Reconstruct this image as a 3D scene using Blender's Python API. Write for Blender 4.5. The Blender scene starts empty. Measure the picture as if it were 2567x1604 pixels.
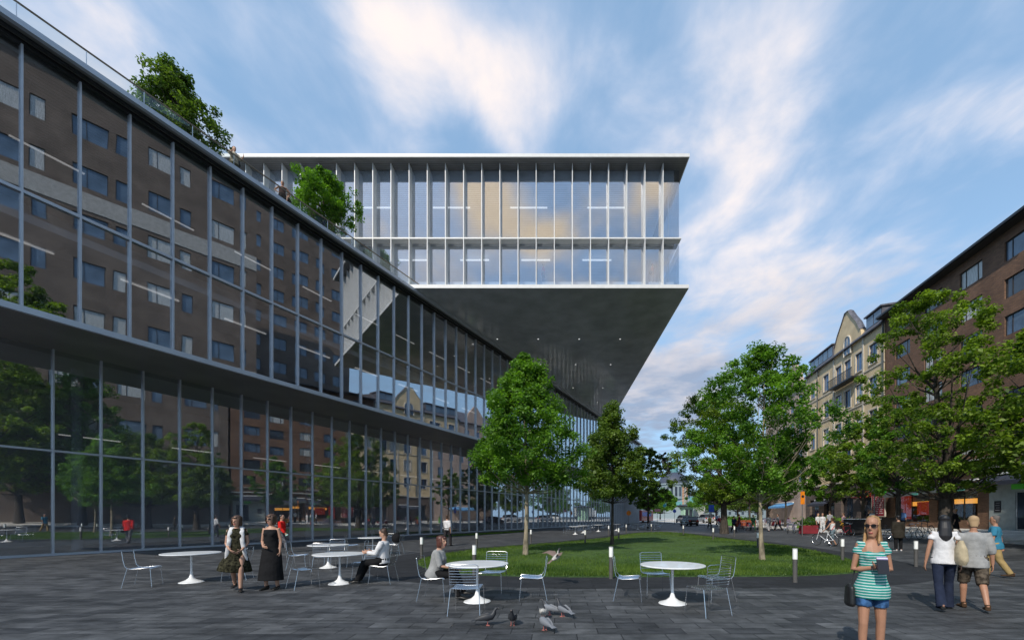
import bpy, bmesh, math, random
import numpy as np
from mathutils import Vector, Matrix, noise as mnoise
R = math.radians
C = bpy.context.scene.collection
scene = bpy.context.scene
# ------------------------------------------------------------------ camera, world, sun, exposure
FPX, CX, HY, EYE = 1050.0, 1390.0, 1294.0, 1.65      # focal length, principal column and horizon row in photo pixels
cam_d = bpy.data.cameras.new('camera'); cam = bpy.data.objects.new('camera', cam_d); C.objects.link(cam)
cam.location = (0, 0, EYE); cam.rotation_euler = (R(90), 0, 0)
cam_d.sensor_width = 36; cam_d.lens = 36*FPX/2567
cam_d.shift_x = -(CX-1283.5)/2567; cam_d.shift_y = (HY-802)/2567
cam_d.clip_start = .1; cam_d.clip_end = 3000
scene.camera = cam
SUN_AZ, SUN_EL = 28.0, 42.0      # light travels towards +Y turned 28 degrees to +X
w = bpy.data.worlds.new('World'); scene.world = w; w.use_nodes = True
def world():
    nt = w.node_tree; N = nt.nodes; L = nt.links
    for n in list(N): N.remove(n)
    out = N.new('ShaderNodeOutputWorld'); bg = N.new('ShaderNodeBackground'); bg.inputs[1].default_value = .135
    sky = N.new('ShaderNodeTexSky'); sky.sky_type = 'NISHITA'; sky.sun_disc = False
    sky.sun_elevation = R(SUN_EL); sky.sun_rotation = R(180+SUN_AZ)
    sky.air_density = 1.25; sky.dust_density = .5; sky.ozone_density = 3.0
    tc = N.new('ShaderNodeTexCoord'); sep = N.new('ShaderNodeSeparateXYZ'); L.new(tc.outputs['Generated'], sep.inputs[0])
    def M(op, a, b=None, c=None, clamp=False):
        n = N.new('ShaderNodeMath'); n.operation = op; n.use_clamp = clamp
        for i, v in enumerate((a, b, c)):
            if v is None: continue
            if isinstance(v, (int, float)): n.inputs[i].default_value = v
            else: L.new(v, n.inputs[i])
        return n.outputs[0]
    z = M('MAXIMUM', sep.outputs[2], .06)
    px = M('DIVIDE', sep.outputs[0], z); py = M('DIVIDE', sep.outputs[1], z)
    def noise(sx, sy, ox, oy, scale, detail, rough, dist=0.0):
        cb = N.new('ShaderNodeCombineXYZ')
        L.new(M('MULTIPLY_ADD', px, sx, ox), cb.inputs[0]); L.new(M('MULTIPLY_ADD', py, sy, oy), cb.inputs[1])
        n = N.new('ShaderNodeTexNoise'); n.inputs['Scale'].default_value = scale; n.inputs['Detail'].default_value = detail
        n.inputs['Roughness'].default_value = rough; n.inputs['Distortion'].default_value = dist
        L.new(cb.outputs[0], n.inputs['Vector']); return n.outputs[0]
    def gauss(cx, cy, rx, ry, amp, slope=0.0):
        dx = M('SUBTRACT', px, cx)
        if slope: dx = M('SUBTRACT', dx, M('MULTIPLY', M('SUBTRACT', py, cy), slope))
        dx = M('DIVIDE', dx, rx); dy = M('DIVIDE', M('SUBTRACT', py, cy), ry)
        r2 = M('ADD', M('MULTIPLY', dx, dx), M('MULTIPLY', dy, dy))
        return M('MULTIPLY', M('POWER', 2.718, M('MULTIPLY', r2, -1.0)), amp)
    streak = noise(1.9, 1.35, 4.3, 1.2, 2.2, 7, .55, .3)
    soft = noise(1.3, .9, 1.7, 7.9, .95, 5, .52, .4)
    boost = gauss(-.22, .90, .23, .20, .30, .35)
    for g in (gauss(-.10, 1.18, .06, .18, .17, .25), gauss(.46, .98, .20, .24, .15, .3), gauss(.8, 1.6, .4, .4, .12), gauss(-1.15, 1.0, .22, .3, .10),
              gauss(-.72, 1.35, .3, .25, .09), gauss(1.05, 1.0, .5, .35, .10), gauss(.8, 3.6, 1.1, 1.5, .36), gauss(1.3, 2.1, .6, .6, .08),
              gauss(0, -1.5, .7, .5, .10), gauss(-.22, -1.33, .11, .24, .34), gauss(-.03, -1.5, .10, .12, .26), gauss(.31, -1.27, .07, .12, .22), gauss(.19, -1.85, .12, .08, .26), gauss(.35, 1.6, .16, .5, -.06)):
        boost = M('ADD', boost, g)
    dens = M('ADD', M('ADD', M('MULTIPLY', streak, .50), M('MULTIPLY', soft, .68)), boost)
    mr = N.new('ShaderNodeMapRange'); mr.interpolation_type = 'SMOOTHSTEP'
    L.new(dens, mr.inputs[0]); mr.inputs[1].default_value = .56; mr.inputs[2].default_value = .90; mr.inputs[3].default_value = 0; mr.inputs[4].default_value = .93
    # cloud colour: warm white on thick parts, grey violet on low clouds, golden behind the viewer
    warm = N.new('ShaderNodeMapRange'); L.new(dens, warm.inputs[0]); warm.inputs[1].default_value = .68; warm.inputs[2].default_value = 1.0
    c1 = N.new('ShaderNodeMix'); c1.data_type = 'RGBA'; c1.inputs[6].default_value = (4.6, 5.1, 6.2, 1); c1.inputs[7].default_value = (8.3, 6.95, 5.95, 1)
    L.new(warm.outputs[0], c1.inputs[0])
    low = N.new('ShaderNodeMapRange'); L.new(sep.outputs[2], low.inputs[0]); low.inputs[1].default_value = .50; low.inputs[2].default_value = .20
    lown = M('MULTIPLY', low.outputs[0], M('ADD', M('MULTIPLY', noise(1, 1, 3, 3, 1.6, 6, .6), 2.9), -.30), None, True)
    c2 = N.new('ShaderNodeMix'); c2.data_type = 'RGBA'; c2.inputs[7].default_value = (2.3, 2.8, 3.8, 1)
    L.new(lown, c2.inputs[0]); L.new(c1.outputs[2], c2.inputs[6])
    back = N.new('ShaderNodeMapRange'); L.new(sep.outputs[1], back.inputs[0]); back.inputs[1].default_value = -.1; back.inputs[2].default_value = -.5
    backm = M('MULTIPLY', back.outputs[0], .85)
    c3 = N.new('ShaderNodeMix'); c3.data_type = 'RGBA'; c3.inputs[7].default_value = (9.6, 7.4, 4.6, 1)
    L.new(backm, c3.inputs[0]); L.new(c2.outputs[2], c3.inputs[6])
    mix = N.new('ShaderNodeMix'); mix.data_type = 'RGBA'
    veil = N.new('ShaderNodeMix'); veil.data_type = 'RGBA'; veil.inputs[7].default_value = (2.6, 4.3, 6.4, 1)
    hz = N.new('ShaderNodeMapRange'); L.new(sep.outputs[2], hz.inputs[0]); hz.inputs[1].default_value = .05; hz.inputs[2].default_value = .5; hz.inputs[3].default_value = .9; hz.inputs[4].default_value = .50
    L.new(hz.outputs[0], veil.inputs[0]); L.new(sky.outputs[0], veil.inputs[6])
    L.new(mr.outputs[0], mix.inputs[0]); L.new(veil.outputs[2], mix.inputs[6]); L.new(c3.outputs[2], mix.inputs[7])
    L.new(mix.outputs[2], bg.inputs[0]); L.new(bg.outputs[0], out.inputs[0])
world()
sd = bpy.data.lights.new('sun', 'SUN'); sd.energy = 3.4; sd.angle = R(.5); sd.color = (1, .93, .82)
so = bpy.data.objects.new('sun', sd); C.objects.link(so)
Ldir = Vector((math.sin(R(SUN_AZ))*math.cos(R(SUN_EL)), math.cos(R(SUN_AZ))*math.cos(R(SUN_EL)), -math.sin(R(SUN_EL))))
so.rotation_euler = Ldir.to_track_quat('-Z', 'Y').to_euler(); so.location = (-30, -30, 40)
scene.view_settings.view_transform = 'Standard'; scene.view_settings.look = 'None'; scene.view_settings.gamma = 1
scene.view_settings.exposure = 0.2; scene.view_settings.use_curve_mapping = False
scene.render.engine = 'CYCLES'; scene.cycles.transparent_max_bounces = 24; scene.cycles.max_bounces = 7
# ------------------------------------------------------------------ placing by the terrain
def gz(x, y=0):      # the square falls flat, then rises gently to the street on the right
    z = min(max((x-17)*.6/13, 0), .6)
    return z + (.1 if x > 23 else 0)
def P(px, Y): return (px-CX)/FPX*Y          # X at distance Y under photo column px
def G(px, py):                               # ground point under a photo pixel
    z = 0
    for _ in range(30):
        Y = (EYE-z)*FPX/(py-HY); X = P(px, Y); z = gz(X)*.5+z*.5
    return Vector((X, Y, gz(X)))
# ------------------------------------------------------------------ mesh builder
class MB:
    def __init__(s): s.v = []; s.f = []; s.m = []
    def add(s, vs, fs, mi=0):
        o = len(s.v); s.v += [tuple(v) for v in vs]; s.f += [tuple(o+i for i in f) for f in fs]; s.m += [mi]*len(fs)
    def box(s, x0, y0, z0, x1, y1, z1, mi=0):
        vs = [(x, y, z) for x in (x0, x1) for y in (y0, y1) for z in (z0, z1)]
        s.add(vs, [(0, 1, 3, 2), (4, 6, 7, 5), (0, 4, 5, 1), (2, 3, 7, 6), (0, 2, 6, 4), (1, 5, 7, 3)], mi)
    def loft(s, pts, rads, xax=None, n=10, mi=0, cap=True):
        pts = [Vector(p) for p in pts]; rads = [(r, r) if isinstance(r, (int, float)) else r for r in rads]
        o = len(s.v); k = len(pts)
        for i, p in enumerate(pts):
            t = (pts[min(i+1, k-1)]-pts[max(i-1, 0)])
            t = t.normalized() if t.length > 1e-9 else Vector((0, 0, 1))
            xa = Vector(xax) if xax is not None else (Vector((1, 0, 0)) if abs(t.x) < .9 else Vector((0, 1, 0)))
            xa = (xa-t*xa.dot(t)); xa = xa.normalized() if xa.length > 1e-6 else t.orthogonal().normalized()
            ya = t.cross(xa); a, b = rads[i]
            for j in range(n):
                an = 2*math.pi*j/n
                s.v.append(tuple(p+xa*(a*math.cos(an))+ya*(b*math.sin(an))))
        for i in range(k-1):
            for j in range(n):
                s.f.append((o+i*n+j, o+i*n+(j+1) % n, o+(i+1)*n+(j+1) % n, o+(i+1)*n+j)); s.m.append(mi)
        if cap:
            s.f.append(tuple(o+j for j in reversed(range(n)))); s.f.append(tuple(o+(k-1)*n+j for j in range(n))); s.m += [mi, mi]
    def tube(s, pts, r, n=6, mi=0): s.loft(pts, [r]*len(pts), None, n, mi)
    def lathe(s, prof, n=24, c=(0, 0, 0), mi=0):
        s.loft([(c[0], c[1], c[2]+z) for r, z in prof], [max(r, .0005) for r, z in prof], (1, 0, 0), n, mi)
    def prism(s, poly, z0, z1, mi=0):       # poly in xy
        n = len(poly); vs = [(x, y, z0) for x, y in poly]+[(x, y, z1) for x, y in poly]
        s.add(vs, [tuple(reversed(range(n))), tuple(range(n, 2*n))]+[(i, (i+1) % n, n+(i+1) % n, n+i) for i in range(n)], mi)
    def prism_x(s, poly, x0, x1, mi=0):     # poly in yz, extruded along x
        n = len(poly); vs = [(x0, y, z) for y, z in poly]+[(x1, y, z) for y, z in poly]
        s.add(vs, [tuple(reversed(range(n))), tuple(range(n, 2*n))]+[(i, (i+1) % n, n+(i+1) % n, n+i) for i in range(n)], mi)
    def torus(s, c, R_, r, axis='y', n=24, m=6, mi=0):
        o = len(s.v)
        for i in range(n):
            a = 2*math.pi*i/n
            for j in range(m):
                b = 2*math.pi*j/m; rr = R_+r*math.cos(b); q = (rr*math.cos(a), r*math.sin(b), rr*math.sin(a))
                if axis == 'x': q = (q[1], q[0], q[2])
                if axis == 'z': q = (q[0], q[2], q[1])
                s.v.append((c[0]+q[0], c[1]+q[1], c[2]+q[2]))
        for i in range(n):
            for j in range(m):
                s.f.append((o+i*m+j, o+i*m+(j+1) % m, o+((i+1) % n)*m+(j+1) % m, o+((i+1) % n)*m+j)); s.m.append(mi)
    def mesh(s, name, mats, smooth=False):
        me = bpy.data.meshes.new(name); me.from_pydata(s.v, [], s.f)
        for m in (mats if isinstance(mats, (list, tuple)) else [mats]): me.materials.append(m)
        if any(s.m): me.polygons.foreach_set('material_index', s.m)
        bm = bmesh.new(); bm.from_mesh(me); bmesh.ops.recalc_face_normals(bm, faces=bm.faces); bm.to_mesh(me); bm.free()
        if smooth:
            me.polygons.foreach_set('use_smooth', [True]*len(me.polygons))
            try: me.set_sharp_from_angle(angle=R(40))
            except Exception: pass
        me.update(); return me
    def build(s, name, mats, parent=None, smooth=False, loc=None):
        o = bpy.data.objects.new(name, s.mesh(name, mats, smooth)); C.objects.link(o)
        if parent: o.parent = parent
        if loc: o.location = loc
        return o
def tag(o, label=None, cat=None, group=None, kind=None):
    for k, v in (('label', label), ('category', cat), ('group', group), ('kind', kind)):
        if v: o[k] = v
    return o
def empty(name, loc=(0, 0, 0), rz=0, label=None, cat=None, group=None):
    o = bpy.data.objects.new(name, None); C.objects.link(o); o.location = loc; o.rotation_euler = (0, 0, rz); o.empty_display_size = .3
    return tag(o, label, cat, group)
def inst(me, name, parent, loc=(0, 0, 0), rot=(0, 0, 0), scale=(1, 1, 1)):
    o = bpy.data.objects.new(name, me); C.objects.link(o); o.parent = parent; o.location = loc; o.rotation_euler = rot; o.scale = scale
    return o
def kids(o): return [c for c in ALLCH.get(o.name, [])]
def copy_tree(o, loc, rz, label, group=None, scale=None):
    def cp(x, par):
        c = x.copy(); C.objects.link(c)
        if par: c.parent = par
        for ch in [q for q in C.objects if q.parent == x]: cp(ch, c)
        return c
    r = cp(o, None); r.location = loc; r.rotation_euler = (0, 0, rz); r['label'] = label
    if group: r['group'] = group
    if scale: r.scale = (scale,)*3
    return r
# ------------------------------------------------------------------ materials
MATS = {}
def mat(name, col=(.5, .5, .5), rough=.6, metal=0.0, var=.12, vscale=3.0, bump=0.0, bscale=20.0, spec=.5, emit=None, estr=0.0, stretch=None, coat=0.0, alpha=None):
    if name in MATS: return MATS[name]
    m = bpy.data.materials.new(name); m.use_nodes = True; nt = m.node_tree; N = nt.nodes; L = nt.links
    b = N['Principled BSDF']; b.inputs['Roughness'].default_value = rough; b.inputs['Metallic'].default_value = metal
    b.inputs['Specular IOR Level'].default_value = spec; b.inputs['Coat Weight'].default_value = coat
    tc = N.new('ShaderNodeTexCoord'); src = tc.outputs['Object']
    if stretch:
        mp = N.new('ShaderNodeMapping'); mp.inputs['Scale'].default_value = stretch; L.new(src, mp.inputs[0]); src = mp.outputs[0]
    n = N.new('ShaderNodeTexNoise'); n.inputs['Scale'].default_value = vscale; n.inputs['Detail'].default_value = 6; L.new(src, n.inputs['Vector'])
    mx = N.new('ShaderNodeMix'); mx.data_type = 'RGBA'
    mx.inputs[6].default_value = tuple(c*(1-var) for c in col)+(1,); mx.inputs[7].default_value = tuple(min(c*(1+var), 1) for c in col)+(1,)
    mr = N.new('ShaderNodeMapRange'); mr.inputs[1].default_value = .35; mr.inputs[2].default_value = .65; L.new(n.outputs[0], mr.inputs[0])
    L.new(mr.outputs[0], mx.inputs[0]); L.new(mx.outputs[2], b.inputs['Base Color'])
    if bump:
        n2 = N.new('ShaderNodeTexNoise'); n2.inputs['Scale'].default_value = bscale; n2.inputs['Detail'].default_value = 4; L.new(src, n2.inputs['Vector'])
        bp = N.new('ShaderNodeBump'); bp.inputs['Strength'].default_value = min(bump, 1); bp.inputs['Distance'].default_value = .03
        L.new(n2.outputs[0], bp.inputs['Height']); L.new(bp.outputs[0], b.inputs['Normal'])
    if emit: b.inputs['Emission Color'].default_value = tuple(emit)+(1,); b.inputs['Emission Strength'].default_value = estr
    MATS[name] = m; return m
def ramp(N, L, src, a, b, lo, hi):
    r = N.new('ShaderNodeMapRange'); r.inputs[1].default_value = a; r.inputs[2].default_value = b; r.inputs[3].default_value = lo; r.inputs[4].default_value = hi
    L.new(src, r.inputs[0]); return r.outputs[0]
def brick(name, c1, c2, cm, bw, rh, mort, wall=True, rough=.85, streak=0.0, bumpd=.01, dark=None, spec=.4):
    m = bpy.data.materials.new(name); m.use_nodes = True; N = m.node_tree.nodes; L = m.node_tree.links; b = N['Principled BSDF']
    b.inputs['Specular IOR Level'].default_value = spec
    tc = N.new('ShaderNodeTexCoord'); vec = tc.outputs['Object']
    if wall:
        sp = N.new('ShaderNodeSeparateXYZ'); L.new(vec, sp.inputs[0]); ad = N.new('ShaderNodeMath'); L.new(sp.outputs[0], ad.inputs[0]); L.new(sp.outputs[1], ad.inputs[1])
        cb = N.new('ShaderNodeCombineXYZ'); L.new(ad.outputs[0], cb.inputs[0]); L.new(sp.outputs[2], cb.inputs[1]); v2 = cb.outputs[0]
    else: v2 = vec
    t = N.new('ShaderNodeTexBrick'); t.inputs['Scale'].default_value = 1; t.inputs['Brick Width'].default_value = bw; t.inputs['Row Height'].default_value = rh
    t.inputs['Mortar Size'].default_value = mort; t.inputs['Mortar Smooth'].default_value = .2
    t.inputs['Color1'].default_value = c1+(1,); t.inputs['Color2'].default_value = c2+(1,); t.inputs['Mortar'].default_value = cm+(1,)
    L.new(v2, t.inputs['Vector'])
    n = N.new('ShaderNodeTexNoise'); n.inputs['Scale'].default_value = .35 if not wall else .5; n.inputs['Detail'].default_value = 8; L.new(vec, n.inputs['Vector'])
    g = ramp(N, L, n.outputs[0], .3, .7, .72, 1.25)
    mp = N.new('ShaderNodeMapping'); mp.inputs['Scale'].default_value = (1.2, 5.5, 1) if not wall else (1, 1, 6); L.new(vec, mp.inputs[0])
    n3 = N.new('ShaderNodeTexNoise'); n3.inputs['Scale'].default_value = 1.3; n3.inputs['Detail'].default_value = 7; n3.inputs['Roughness'].default_value = .65; L.new(mp.outputs[0], n3.inputs['Vector'])
    g2 = ramp(N, L, n3.outputs[0], .32, .68, 1-streak, 1+streak)
    if not wall:
        n5 = N.new('ShaderNodeTexNoise'); n5.inputs['Scale'].default_value = 2.3; n5.inputs['Detail'].default_value = 9; n5.inputs['Roughness'].default_value = .7; L.new(vec, n5.inputs['Vector'])
        mg = N.new('ShaderNodeMath'); mg.operation = 'MULTIPLY'; L.new(g, mg.inputs[0]); L.new(ramp(N, L, n5.outputs[0], .38, .62, .72, 1.22), mg.inputs[1]); g = mg.outputs[0]
    mu = N.new('ShaderNodeMath'); mu.operation = 'MULTIPLY'; L.new(g, mu.inputs[0]); L.new(g2, mu.inputs[1])
    vm = N.new('ShaderNodeVectorMath'); vm.operation = 'SCALE'; L.new(t.outputs['Color'], vm.inputs[0]); L.new(mu.outputs[0], vm.inputs['Scale'])
    L.new(vm.outputs[0], b.inputs['Base Color'])
    rr = ramp(N, L, n3.outputs[0], .3, .7, rough-.15, min(rough+.1, 1)); L.new(rr, b.inputs['Roughness'])
    n4 = N.new('ShaderNodeTexNoise'); n4.inputs['Scale'].default_value = 18; n4.inputs['Detail'].default_value = 5; L.new(vec, n4.inputs['Vector'])
    h = N.new('ShaderNodeMath'); h.operation = 'MULTIPLY_ADD'; L.new(t.outputs['Fac'], h.inputs[0]); h.inputs[1].default_value = -1
    m2 = N.new('ShaderNodeMath'); m2.operation = 'MULTIPLY'; L.new(n4.outputs[0], m2.inputs[0]); m2.inputs[1].default_value = .5; L.new(m2.outputs[0], h.inputs[2])
    bp = N.new('ShaderNodeBump'); bp.inputs['Strength'].default_value = .8; bp.inputs['Distance'].default_value = bumpd; L.new(h.outputs[0], bp.inputs['Height']); L.new(bp.outputs[0], b.inputs['Normal'])
    MATS[name] = m; return m
def glass(name, base, tint, gcol=(1, 1, 1), rough=.0, wob=0.0):
    m = bpy.data.materials.new(name); m.use_nodes = True; N = m.node_tree.nodes; L = m.node_tree.links
    for n in list(N): N.remove(n)
    out = N.new('ShaderNodeOutputMaterial'); mx = N.new('ShaderNodeMixShader'); tr = N.new('ShaderNodeBsdfTransparent'); gl = N.new('ShaderNodeBsdfGlossy')
    tr.inputs[0].default_value = tint+(1,); gl.inputs[0].default_value = gcol+(1,); gl.inputs['Roughness'].default_value = rough
    fr = N.new('ShaderNodeLayerWeight'); fr.inputs[0].default_value = .5
    pw = N.new('ShaderNodeMath'); pw.operation = 'POWER'; pw.inputs[1].default_value = 3.5; L.new(fr.outputs['Facing'], pw.inputs[0])
    f = ramp(N, L, pw.outputs[0], 0, 1, base, 1); L.new(f, mx.inputs[0]); L.new(tr.outputs[0], mx.inputs[1]); L.new(gl.outputs[0], mx.inputs[2])
    if wob:
        tc = N.new('ShaderNodeTexCoord'); nz = N.new('ShaderNodeTexNoise'); nz.inputs['Scale'].default_value = .5; nz.inputs['Detail'].default_value = 1
        gm = N.new('ShaderNodeNewGeometry'); L.new(gm.outputs['Position'], nz.inputs['Vector'])
        bp = N.new('ShaderNodeBump'); bp.inputs['Strength'].default_value = 1; bp.inputs['Distance'].default_value = wob; L.new(nz.outputs[0], bp.inputs['Height']); L.new(bp.outputs[0], gl.inputs['Normal'])
    L.new(mx.outputs[0], out.inputs[0]); MATS[name] = m; return m
def ribbed(name, col, pitch, axis, rough=.3, metal=.6, depth=.02, var=.15):
    m = mat(name, col, rough, metal, var, .6); N = m.node_tree.nodes; L = m.node_tree.links; b = N['Principled BSDF']
    tc = N.new('ShaderNodeTexCoord'); wv = N.new('ShaderNodeTexWave'); wv.bands_direction = axis; wv.inputs['Scale'].default_value = .31416/pitch; wv.wave_profile = 'SAW'
    L.new(tc.outputs['Object'], wv.inputs['Vector']); bp = N.new('ShaderNodeBump'); bp.inputs['Strength'].default_value = .6; bp.inputs['Distance'].default_value = depth
    cr = ramp(N, L, wv.outputs[0], .8, .95, 1, 0)
    L.new(cr, bp.inputs['Height']); L.new(bp.outputs[0], b.inputs['Normal'])
    # dark joint between slats
    src = b.inputs['Base Color'].links[0].from_socket
    mx = N.new('ShaderNodeMix'); mx.data_type = 'RGBA'; mx.inputs[7].default_value = tuple(c*.25 for c in col)+(1,)
    j = ramp(N, L, wv.outputs[0], .86, .9, 0, 1); L.new(j, mx.inputs[0]); L.new(src, mx.inputs[6]); L.new(mx.outputs[2], b.inputs['Base Color'])
    return m
def leafmat(name, dark, light, trans=.35, patch=.9):
    m = bpy.data.materials.new(name); m.use_nodes = True; N = m.node_tree.nodes; L = m.node_tree.links
    b = N['Principled BSDF']; b.inputs['Roughness'].default_value = .5; b.inputs['Specular IOR Level'].default_value = .35
    g = N.new('ShaderNodeNewGeometry'); cr = N.new('ShaderNodeMix'); cr.data_type = 'RGBA'
    cr.inputs[6].default_value = dark+(1,); cr.inputs[7].default_value = light+(1,)
    nz = N.new('ShaderNodeTexNoise'); nz.inputs['Scale'].default_value = patch; nz.inputs['Detail'].default_value = 4; L.new(g.outputs['Position'], nz.inputs['Vector'])
    am = N.new('ShaderNodeMath'); am.operation = 'MULTIPLY_ADD'; am.use_clamp = True; L.new(g.outputs['Random Per Island'], am.inputs[0]); am.inputs[1].default_value = .8; L.new(ramp(N, L, nz.outputs[0], .35, .65, -.28, .42), am.inputs[2])
    L.new(am.outputs[0], cr.inputs[0])
    L.new(cr.outputs[2], b.inputs['Base Color'])
    tr = N.new('ShaderNodeBsdfTranslucent'); vm = N.new('ShaderNodeVectorMath'); vm.operation = 'MULTIPLY'; vm.inputs[1].default_value = (1.5, 1.6, .6)
    L.new(cr.outputs[2], vm.inputs[0]); L.new(vm.outputs[0], tr.inputs[0])
    mx = N.new('ShaderNodeMixShader'); mx.inputs[0].default_value = trans; L.new(b.outputs[0], mx.inputs[1]); L.new(tr.outputs[0], mx.inputs[2])
    L.new(mx.outputs[0], N['Material Output'].inputs[0]); MATS[name] = m; return m
paver = brick('paver', (.080, .083, .087), (.034, .036, .040), (.015, .016, .018), .62, .31, .008, wall=False, rough=.68, streak=.5, bumpd=.006)
asphalt_ring = brick('ring_stone', (.020, .021, .025), (.014, .015, .018), (.009, .010, .011), .62, .31, .005, wall=False, rough=.8, streak=.2, bumpd=.005)
pale_paving = brick('pale_paving', (.62, .59, .55), (.54, .52, .49), (.25, .24, .22), .5, .5, .01, wall=False, rough=.85, streak=.15, bumpd=.004)
kerbm = mat('kerb_granite', (.38, .37, .35), .8, var=.2, bump=.3)
lawnm = mat('lawn_soil', (.045, .095, .016), .95, var=.35, vscale=5, bump=.8, bscale=40)
brown_brick = brick('brown_brick', (.24, .125, .072), (.16, .083, .050), (.10, .085, .07), .26, .085, .012, streak=.12)
tower_brick = brick('tower_brick', (.20, .15, .12), (.155, .115, .09), (.14, .12, .10), .26, .085, .012, streak=.1)
granite_base = brick('granite_base', (.13, .10, .085), (.10, .075, .065), (.06, .05, .045), .9, .45, .02, streak=.25, bumpd=.03)
fascia_m = mat('fascia_aluminium', (.50, .54, .60), .42, .35, var=.06, vscale=.8)
mull_m = mat('mullion_aluminium', (.50, .53, .58), .4, .4, var=.05)
fin_m = mat('white_fin', (.68, .68, .67), .45, 0, var=.04)
soffit_m = ribbed('dark_soffit', (.52, .54, .58), .17, 'Y', rough=.09, metal=0, depth=.003)
soffit2_m = ribbed('brown_soffit', (.20, .18, .18), .17, 'Y', rough=.35, metal=.2)
roofsoff_m = ribbed('roof_soffit', (.20, .20, .20), .2, 'Y', rough=.6, metal=.1)
ceil_m = ribbed('slatted_ceiling', (.74, .75, .77), .22, 'Y', rough=.6, metal=0)
int_dark = mat('interior_dark', (.66, .67, .70), .8, var=.2, vscale=.3)
int_floor = mat('interior_floor', (.55, .55, .56), .45, var=.15, vscale=.4)
int_light = mat('interior_light', (.70, .72, .76), .8, var=.08, vscale=.3)
glassL = glass('curtain_glass', .36, (.90, .91, .93), (.90, .92, .94), 0.0, .0015)
glassB = glass('box_glass', .28, (.86, .90, .93), (.94, .95, 1.0), 0.0, .004)
glassR = glass('rail_glass', .04, (.90, .93, .94))
lampm = mat('lamp_tube', (.9, .9, .9), .5, emit=(1, .97, .92), estr=.40)
steel = mat('brushed_steel', (.72, .73, .75), .22, 1.0, var=.05)
bronze = mat('bronze_rail', (.22, .17, .12), .45, .5)
white_p = mat('white_paint', (.80, .81, .82), .28, 0, var=.03, coat=.3)
dkmetal = mat('dark_metal', (.04, .042, .047), .45, .5)
bark_d = mat('dark_bark', (.055, .045, .036), .95, var=.4, vscale=9, bump=1, bscale=14, stretch=(1, 1, .25))
bark_l = mat('pale_bark', (.24, .20, .14), .9, var=.45, vscale=7, bump=.8, bscale=16, stretch=(1, 1, .35))
win_dark = mat('window_glass', (.035, .045, .06), .06, 0, var=.3, vscale=.7, spec=.9)
win_blue = mat('window_glass_blue', (.10, .15, .22), .08, 0, var=.3, vscale=.7, spec=.9)
win_curt = mat('window_curtain', (.50, .50, .48), .25, 0, var=.22, vscale=4, stretch=(4, 4, .4), spec=.8)
win_frame = mat('window_frame', (.035, .030, .028), .5)
# ------------------------------------------------------------------ ground
def sheet(name, rows, m):     # rows: list of lists of vertices, a grid
    b = MB(); nx = len(rows[0]); vs = [v for r in rows for v in r]
    b.add(vs, [(i*nx+j, i*nx+j+1, (i+1)*nx+j+1, (i+1)*nx+j) for i in range(len(rows)-1) for j in range(nx-1)])
    return tag(b.build(name, m), kind='structure')
XB = [-700, 17, 30, 700]
sheet('ground', [[(x, y, min(max((x-17)*.6/13, 0), .6)) for x in XB] for y in (-300, 900)], paver)
zr = lambda x: min(max((x-17)*.6/13, 0), .6)
sheet('pavement', [[(x, y, zr(x)+.1) for x in (23.12, 30, 60)] for y in (-60, 240)], pale_paving)
b = MB()
for i in range(75):
    y0 = -60+i*4; b.add([(x, y, z) for x, z in ((22.97, zr(23)-.02), (22.97, zr(23)+.112), (23.12, zr(23)+.112), (23.12, zr(23)-.02)) for y in (y0+.01, y0+3.99)],
                        [(0, 1, 3, 2), (2, 3, 5, 4), (4, 5, 7, 6), (0, 2, 4, 6), (1, 7, 5, 3)])
tag(b.build('kerb', kerbm), kind='structure')
def spline(pts, k=8):
    n = len(pts); out = []
    for i in range(n):
        p0, p1, p2, p3 = [Vector(pts[(i+j-1) % n]) for j in range(4)]
        for q in range(k):
            t = q/k; out.append(.5*((2*p1)+(p2-p0)*t+(2*p0-5*p1+4*p2-p3)*t*t+(3*p1-p0-3*p2+p3)*t*t*t))
    return [(p.x, p.y) for p in out]
LAWN = spline([(-4.6, 14.2), (-4.9, 16.8), (-3.6, 20.6), (.2, 25.5), (3.8, 31.5), (8.0, 40.5), (10.8, 43), (12.3, 40), (12.2, 33), (12.6, 27), (12.4, 21), (10.9, 15.5), (9.6, 12.9), (7.2, 11.65), (3.5, 11.45), (0, 11.4), (-2.8, 12.1)])
def offset(poly, d):
    out = []; n = len(poly); ar = sum(poly[i][0]*poly[(i+1) % n][1]-poly[(i+1) % n][0]*poly[i][1] for i in range(n))
    sg = 1 if ar > 0 else -1
    for i in range(n):
        a = Vector(poly[i-1]); c = Vector(poly[(i+1) % n]); t = (c-a).normalized(); nn = Vector((t.y, -t.x))*sg
        dd = d(poly[i]) if callable(d) else d; out.append((poly[i][0]+nn.x*dd, poly[i][1]+nn.y*dd))
    return out
RING = offset(LAWN, lambda p: 1.75 if p[1] < 20 else 1.3)
b = MB(); n = len(LAWN)
b.add([(x, y, .004) for x, y in LAWN]+[(x, y, .004) for x, y in RING], [(i, (i+1) % n, n+(i+1) % n, n+i) for i in range(n)])
tag(b.build('ring_path', asphalt_ring), kind='structure')
cen = (sum(p[0] for p in LAWN)/n, sum(p[1] for p in LAWN)/n)
b = MB(); LV = [(x, y, .005) for x, y in LAWN]; k1 = [(cen[0]+(x-cen[0])*.97, cen[1]+(y-cen[1])*.97, .05) for x, y in LAWN]; k2 = [(cen[0]+(x-cen[0])*.5, cen[1]+(y-cen[1])*.5, .10) for x, y in LAWN]
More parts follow.
